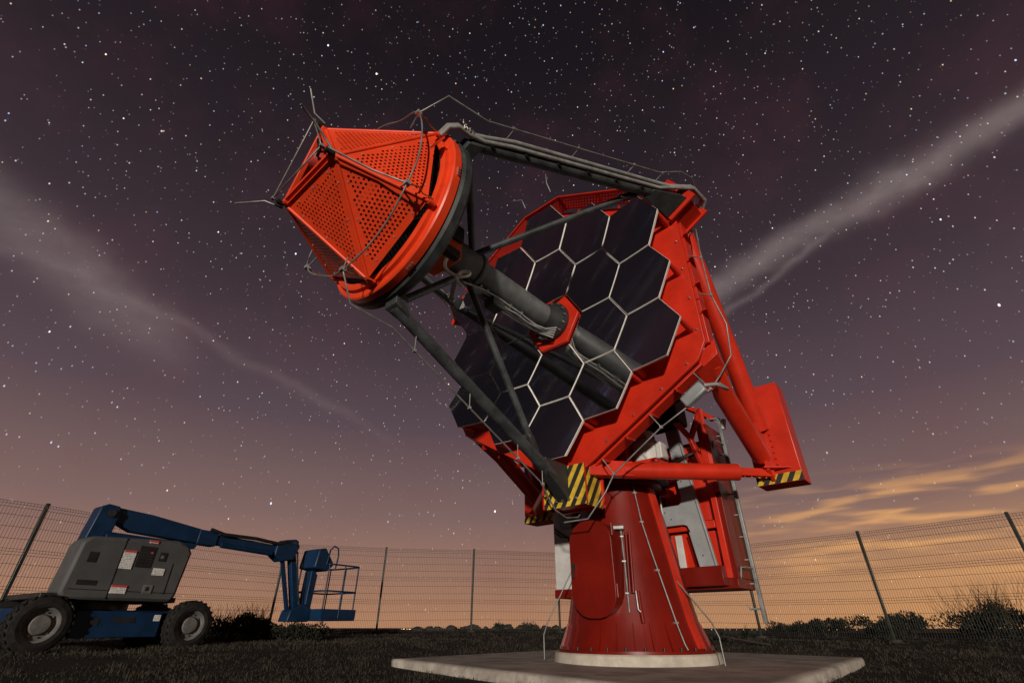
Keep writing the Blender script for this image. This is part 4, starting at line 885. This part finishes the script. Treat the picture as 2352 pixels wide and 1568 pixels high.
# platform
plat = bpy.data.objects.new('platform', None); col.objects.link(plat); plat.parent = lift; plat.location = (0, 0, 0); plat.empty_display_size = 0.1
PY0, PY1, PS0, PS1 = 0.30, 1.45, 5.02, 6.00
mb = MB(); mb.box(((PS0 + PS1) / 2, (PY0 + PY1) / 2, .49), (PS1 - PS0, PY1 - PY0, .05)); mb.build('floor', 'liftblue', plat, bevel=0.008)
for (a, b) in (((PS0, PY0), (PS1, PY0)), ((PS1, PY0), (PS1, PY1)), ((PS0, PY1), (PS1, PY1)), ((PS0, PY0), (PS0, PY1))):
    mb = MB(); mb.bar((*a, .605), (*b, .605), 0.012, 0.18); mb.build('toe_board', 'liftblue', plat)
def rail(z, name='rail', inset=0.0):
    rr = 0.16; pts = []
    for (cx, cy, a0) in ((PS1 - rr, PY1 - rr, 0), (PS0 + rr, PY1 - rr, 90), (PS0 + rr, PY0 + rr, 180), (PS1 - rr, PY0 + rr, 270)):
        for i in range(5): a = R(a0 + 22.5 * i); pts.append((cx + rr * math.cos(a), cy + rr * math.sin(a), z))
    mb = MB(); mb.tube(pts, 0.018, 8, closed=True); return mb.build(name, 'liftblue', plat)
rail(1.62); rail(1.06)
for (s, y) in ((PS1 - .05, PY0 + .05), (PS1 - .02, .85), (PS1 - .05, PY1 - .05), (5.5, PY0), (5.5, PY1), (PS0 + .05, PY0 + .05), (PS0 + .05, PY1 - .05)):
    mb = MB(); mb.cyl((s, y, .515), (s, y, 1.62), 0.016, n=8); mb.build('rail_post', 'liftblue', plat)
mb = MB(); mb.prism([(4.86, .72, .46), (5.02, .72, .46), (5.06, .72, 1.40), (4.96, .72, 1.50), (4.88, .72, 1.48)], (0, .26, 0)); mb.build('platform_mast', 'liftblue', plat, bevel=0.015)
mb = MB(); mb.prism([(4.68, .38, 1.52), (5.06, .38, 1.46), (5.22, .38, 1.62), (4.92, .38, 1.96), (4.74, .38, 1.92)], (0, .60, 0)); mb.build('control_box', 'liftblue', plat, bevel=0.03)
mb = MB(); mb.tube([(4.98, .36, 1.60), (5.02, .36, 1.92), (5.12, .36, 2.02), (5.24, .36, 1.98), (5.28, .36, 1.80), (5.24, .36, 1.50)], 0.018, 8); mb.build('guard_hoop', 'liftblue', plat)

# ------------------------------------------------------------------ plants and stones
def blades(seed, n, place, h0, h1, w, lean, seg=2):
    rnd = np.random.default_rng(seed); V = []; F = []
    for k in range(n):
        q = place(rnd)
        if q is None: continue
        x, y, z = q; h = rnd.uniform(h0, h1); a = rnd.uniform(0, 6.283); l = rnd.uniform(0, lean) * h; b = rnd.uniform(0, 6.283); o = len(V)
        dx, dy = math.cos(a) * w / 2, math.sin(a) * w / 2; lx, ly = math.cos(b) * l, math.sin(b) * l
        V += [(x - dx, y - dy, z - 0.01), (x + dx, y + dy, z - 0.01), (x + lx * .35 + dx * .7, y + ly * .35 + dy * .7, z + h * .6), (x + lx * .35 - dx * .7, y + ly * .35 - dy * .7, z + h * .6), (x + lx, y + ly, z + h)]
        F += [(o, o + 1, o + 2, o + 3), (o + 3, o + 2, o + 4)]
    return V, F
def grass_place(r0, r1, amp):
    def f(rnd):
        a = rnd.uniform(R(28), R(152)); r = r0 + (r1 - r0) * rnd.random() ** amp; x, y = r * math.cos(a), r * math.sin(a)
        if in_pad(x, y, -0.02): return None
        if noise.noise((x * 1.1, y * 1.1, 7.0)) + rnd.uniform(-.25, .25) < -0.12: return None
        return (x, y, gz(x, y))
    return f
V1, F1 = blades(1, 80000, grass_place(3.6, 12.5, 1.2), 0.008, 0.035, 0.006, 1.6)
me = bpy.data.meshes.new('grass'); me.from_pydata(V1, [], F1); me.materials.append(M['grass']); go = bpy.data.objects.new('grass', me); col.objects.link(go); tag(go, 'short dark dry grass covering the ground around the concrete pad', 'grass', kind='stuff')
V1, F1 = blades(9, 30000, grass_place(10.0, 20.0, 1.0), 0.02, 0.06, 0.010, 1.2)
me = bpy.data.meshes.new('grass'); me.from_pydata(V1, [], F1); me.materials.append(M['grass']); go = bpy.data.objects.new('grass', me); col.objects.link(go); tag(go, 'tufted dark grass growing along the foot of the wire fence', 'grass', kind='stuff')

rt_ = random.Random(31); cl = [(rt_.uniform(-7, 9), rt_.uniform(3.8, 13.5)) for _ in range(420)]
def tuft_place(rnd):
    cx, cy = cl[int(rnd.random() * len(cl))]; x, y = cx + rnd.normal(0, .07), cy + rnd.normal(0, .07)
    return None if in_pad(x, y, -0.04) or abs(x) > 1.6 * y else (x, y, gz(x, y))
V1, F1 = blades(77, 13000, tuft_place, 0.02, 0.065, 0.006, 1.0)
me = bpy.data.meshes.new('grass_tufts'); me.from_pydata(V1, [], F1); me.materials.append(M['grass']); go = bpy.data.objects.new('grass_tufts', me); col.objects.link(go); tag(go, 'taller scattered dry grass tufts standing out of the short sward', 'grass', kind='stuff')

def shrub(x, y, w, h, seed, label, n=2600, spikes=0, d=None, kind='shrub', stalk='straw', leaf=0.05):
    rnd = random.Random(seed); z0 = gz(x, y) - 0.05; e = empty('shrub', (x, y, z0), rnd.uniform(0, 6), label, kind)
    d = d or w * 0.8; lobes = [(rnd.uniform(-.36, .36) * w, rnd.uniform(-.3, .3) * d, rnd.uniform(.25, .62) * h, rnd.uniform(.22, .42)) for _ in range(9)]
    V, F = [], []
    for k in range(n):
        lx, ly, lz, lr = rnd.choice(lobes); th = rnd.uniform(0, 6.283); ph = math.acos(rnd.uniform(-0.5, 1)); rr = rnd.random() ** 0.4
        p = Vector((lx + math.sin(ph) * math.cos(th) * rr * lr * w * .62, ly + math.sin(ph) * math.sin(th) * rr * lr * d * .62, max(0.02, lz + math.cos(ph) * rr * lr * h * 1.0)))
        dr = Vector((p.x - lx, p.y - ly, (p.z - lz) + 0.25 * h)).normalized() + Vector((rnd.uniform(-.6, .6), rnd.uniform(-.6, .6), rnd.uniform(-.2, .6))); dr.normalize()
        sd_ = dr.cross(Vector((rnd.uniform(-1, 1), rnd.uniform(-1, 1), rnd.uniform(-1, 1)))).normalized(); L = leaf * rnd.uniform(.7, 1.7); o = len(V)
        V += [p, p + dr * L * .5 + sd_ * L * .22, p + dr * L, p + dr * L * .5 - sd_ * L * .22]; F.append((o, o + 1, o + 2, o + 3))
    me = bpy.data.meshes.new('foliage'); me.from_pydata(V, [], F); me.materials.append(M['leaf']); fo = bpy.data.objects.new('foliage', me); col.objects.link(fo); fo.parent = e
    mb = MB()
    for (lx, ly, lz, lr) in lobes: mb.tube([(lx * .15, ly * .15, 0), (lx * .6, ly * .6, lz * .55), (lx, ly, lz)], [0.02, 0.013, 0.006], 5)
    mb.build('stem', 'twig', e)
    if spikes:
        mb = MB()
        for k in range(spikes):
            a = rnd.uniform(0, 6.283); b = rnd.uniform(0.05, 0.55); q = Vector((rnd.uniform(-.3, .3) * w, rnd.uniform(-.3, .3) * d, h * .4)); L = h * rnd.uniform(.5, 1.0)
            dr = Vector((math.cos(a) * b, math.sin(a) * b, 1)); mb.tube([q, q + dr * L * .5, q + dr * L + Vector((math.cos(a) * .06, math.sin(a) * .06, 0))], [0.005, 0.004, 0.002], 3, caps=False)
        mb.build('dry_stalks', stalk, e)['kind'] = 'stuff'
    return e
RB = [(9.0, 13.6, 1.5, 0.62, 0, 'low dark shrub behind the fence right of the slim leaning bush gap'), (7.6, 15.2, 1.3, 0.42, 0, ''), (8.3, 14.6, 1.0, 0.5, 0, ''), (10.6, 12.6, 1.9, 0.85, 60, ''), (12.0, 11.6, 1.9, 0.85, 0, ''), (11.4, 12.9, 1.5, 0.95, 70, ''), (13.2, 10.4, 1.8, 0.8, 30, ''), (9.8, 13.9, 1.2, 0.7, 0, '')]
RL = ['low rounded dark shrub just behind the fence post nearest the tower side', 'flat dark shrub tapering low beside the concrete pad end of the fence', 'small tufted dark shrub between two low shrubs behind the fence',
      'tall dark shrub topped with dry stalks behind the fence, beside a footing', 'broad leafy dark shrub without stalks among the stalk-topped shrubs', 'bushy dark shrub with many thin dry stems rising above it', 'dark shrub with sparse dry stems at the outer fence corner', 'upright leafy dark shrub between the low shrubs and the stalk-topped ones']
for k, (b, lb) in enumerate(zip(RB, RL)): shrub(b[0], b[1], b[2], b[3], 20 + k, lb, 2600, b[4])
LB = [(-6.2, 12.2, 1.2, 0.55, 70, 'dry tussocky shrub with straw stalks beside the lift front wheel'), (-5.6, 12.1, 1.1, 0.50, 40, 'dark shrub with grassy stalks below the lift boom'), (-5.0, 12.3, 1.0, 0.42, 0, 'low dark shrub beneath the lift jib foot'), (-4.45, 12.1, 0.9, 0.40, 0, 'small dark shrub under the lift work platform'), (-6.0, 12.9, 0.9, 0.55, 60, 'straw coloured tall grass tuft behind the lift front wheel')]
for k, b in enumerate(LB): shrub(b[0], b[1], b[2], b[3], 50 + k, b[5], 1800, b[4], leaf=0.045)
# low plants and stones on the skyline
random.seed(12)
SK = [(-0.4, 17.9, .5, .30), (0.55, 18.3, .7, .36), (2.2, 18.6, .5, .26), (4.7, 12.6, .45, .28), (5.7, 13.6, .4, .26)]
SL = ['small spiky plant silhouetted on the skyline between two fence posts', 'spreading small plant on the skyline between the tower and a fence post', 'tiny plant on the skyline close behind the tower', 'small leafy weed on the grass behind the concrete pad', 'spindly weed at the foot of the ladder side fence post']
for (x, y, w, h), lb in zip(SK, SL): shrub(x, y, w, h, int(x * 10) + 90, lb, 420, 6, kind='plant', leaf=0.05)
for k in range(26):
    x = -3.2 + k * 0.21 + random.uniform(-.1, .1); y = 18.7 + 0.10 * k + random.uniform(-.3, .3); s = random.uniform(.06, .14)
    bm = bmesh.new(); bmesh.ops.create_icosphere(bm, subdivisions=2, radius=1)
    for v in bm.verts: v.co *= 1 + 0.35 * noise.noise(v.co * 1.6 + Vector((k * 3.1, 0, 0)))
    for v in bm.verts: v.co = Vector((v.co.x * s * 1.4, v.co.y * s, v.co.z * s * .9))
    me = bpy.data.meshes.new('stone'); bm.to_mesh(me); bm.free(); me.materials.append(M['stone']); o = bpy.data.objects.new('stone', me); col.objects.link(o)
    o.location = (x, y, gz(x, y) + s * .3); tag(o, 'small dark volcanic stone in the row along the skyline behind the fence', 'stone', 'stones along the skyline')
# loose pebbles on the bare soil patches
mb = MB(); rp = random.Random(44)
for k in range(900):
    a = rp.uniform(R(32), R(148)); r_ = rp.uniform(3.8, 13); x, y = r_ * math.cos(a), r_ * math.sin(a)
    if in_pad(x, y, -0.03): continue
    q = rp.uniform(.006, .022); z = gz(x, y) + q * .3; o3 = [Vector((x + q * rp.uniform(.6, 1.3) * dx, y + q * rp.uniform(.6, 1.3) * dy, z + q * rp.uniform(.5, .9) * dz)) for dx, dy, dz in ((1, 0, 0), (-1, 0, 0), (0, 1, 0), (0, -1, 0), (0, 0, 1), (0, 0, -1))]
    mb.add(o3, [(0, 2, 4), (2, 1, 4), (1, 3, 4), (3, 0, 4), (2, 0, 5), (1, 2, 5), (3, 1, 5), (0, 3, 5)])
tag(mb.build('pebbles', 'stone'), 'tiny dark pebbles strewn over the dark soil and grass', 'pebbles', kind='stuff')
# fallen branch on the grass behind the pad
mb = MB(); bz = gz(4.8, 11.5); mb.tube([(4.5, 12.0, bz + .16), (4.75, 11.6, bz + .10), (5.1, 11.2, bz + .03)], [0.015, 0.02, 0.025], 6); mb.tube([(4.7, 11.7, bz + .12), (4.6, 11.5, bz + .2)], 0.01, 5); tag(mb.build('fallen_branch', 'twig'), 'dark fallen branch lying on the grass behind the concrete pad', 'branch')
# far town lights down on the plain
random.seed(3)
mb = MB()
for k in range(14):
    x = -560 + random.gauss(0, 14); y = 3000 + random.uniform(-60, 60); mb.ball((x, y, -10.3 + random.uniform(0, 3)), random.uniform(1.0, 2.6), 6)
for k in range(22):
    x = 1050 + k * 32 + random.uniform(-6, 6); mb.ball((x, 2950 - 8 * k, -10.3 + random.uniform(0, 1)), random.uniform(0.7, 1.3), 6)
tag(mb.build('town_lights', 'lamp'), 'tiny orange town lights far away on the dark plain', 'lights', kind='stuff')
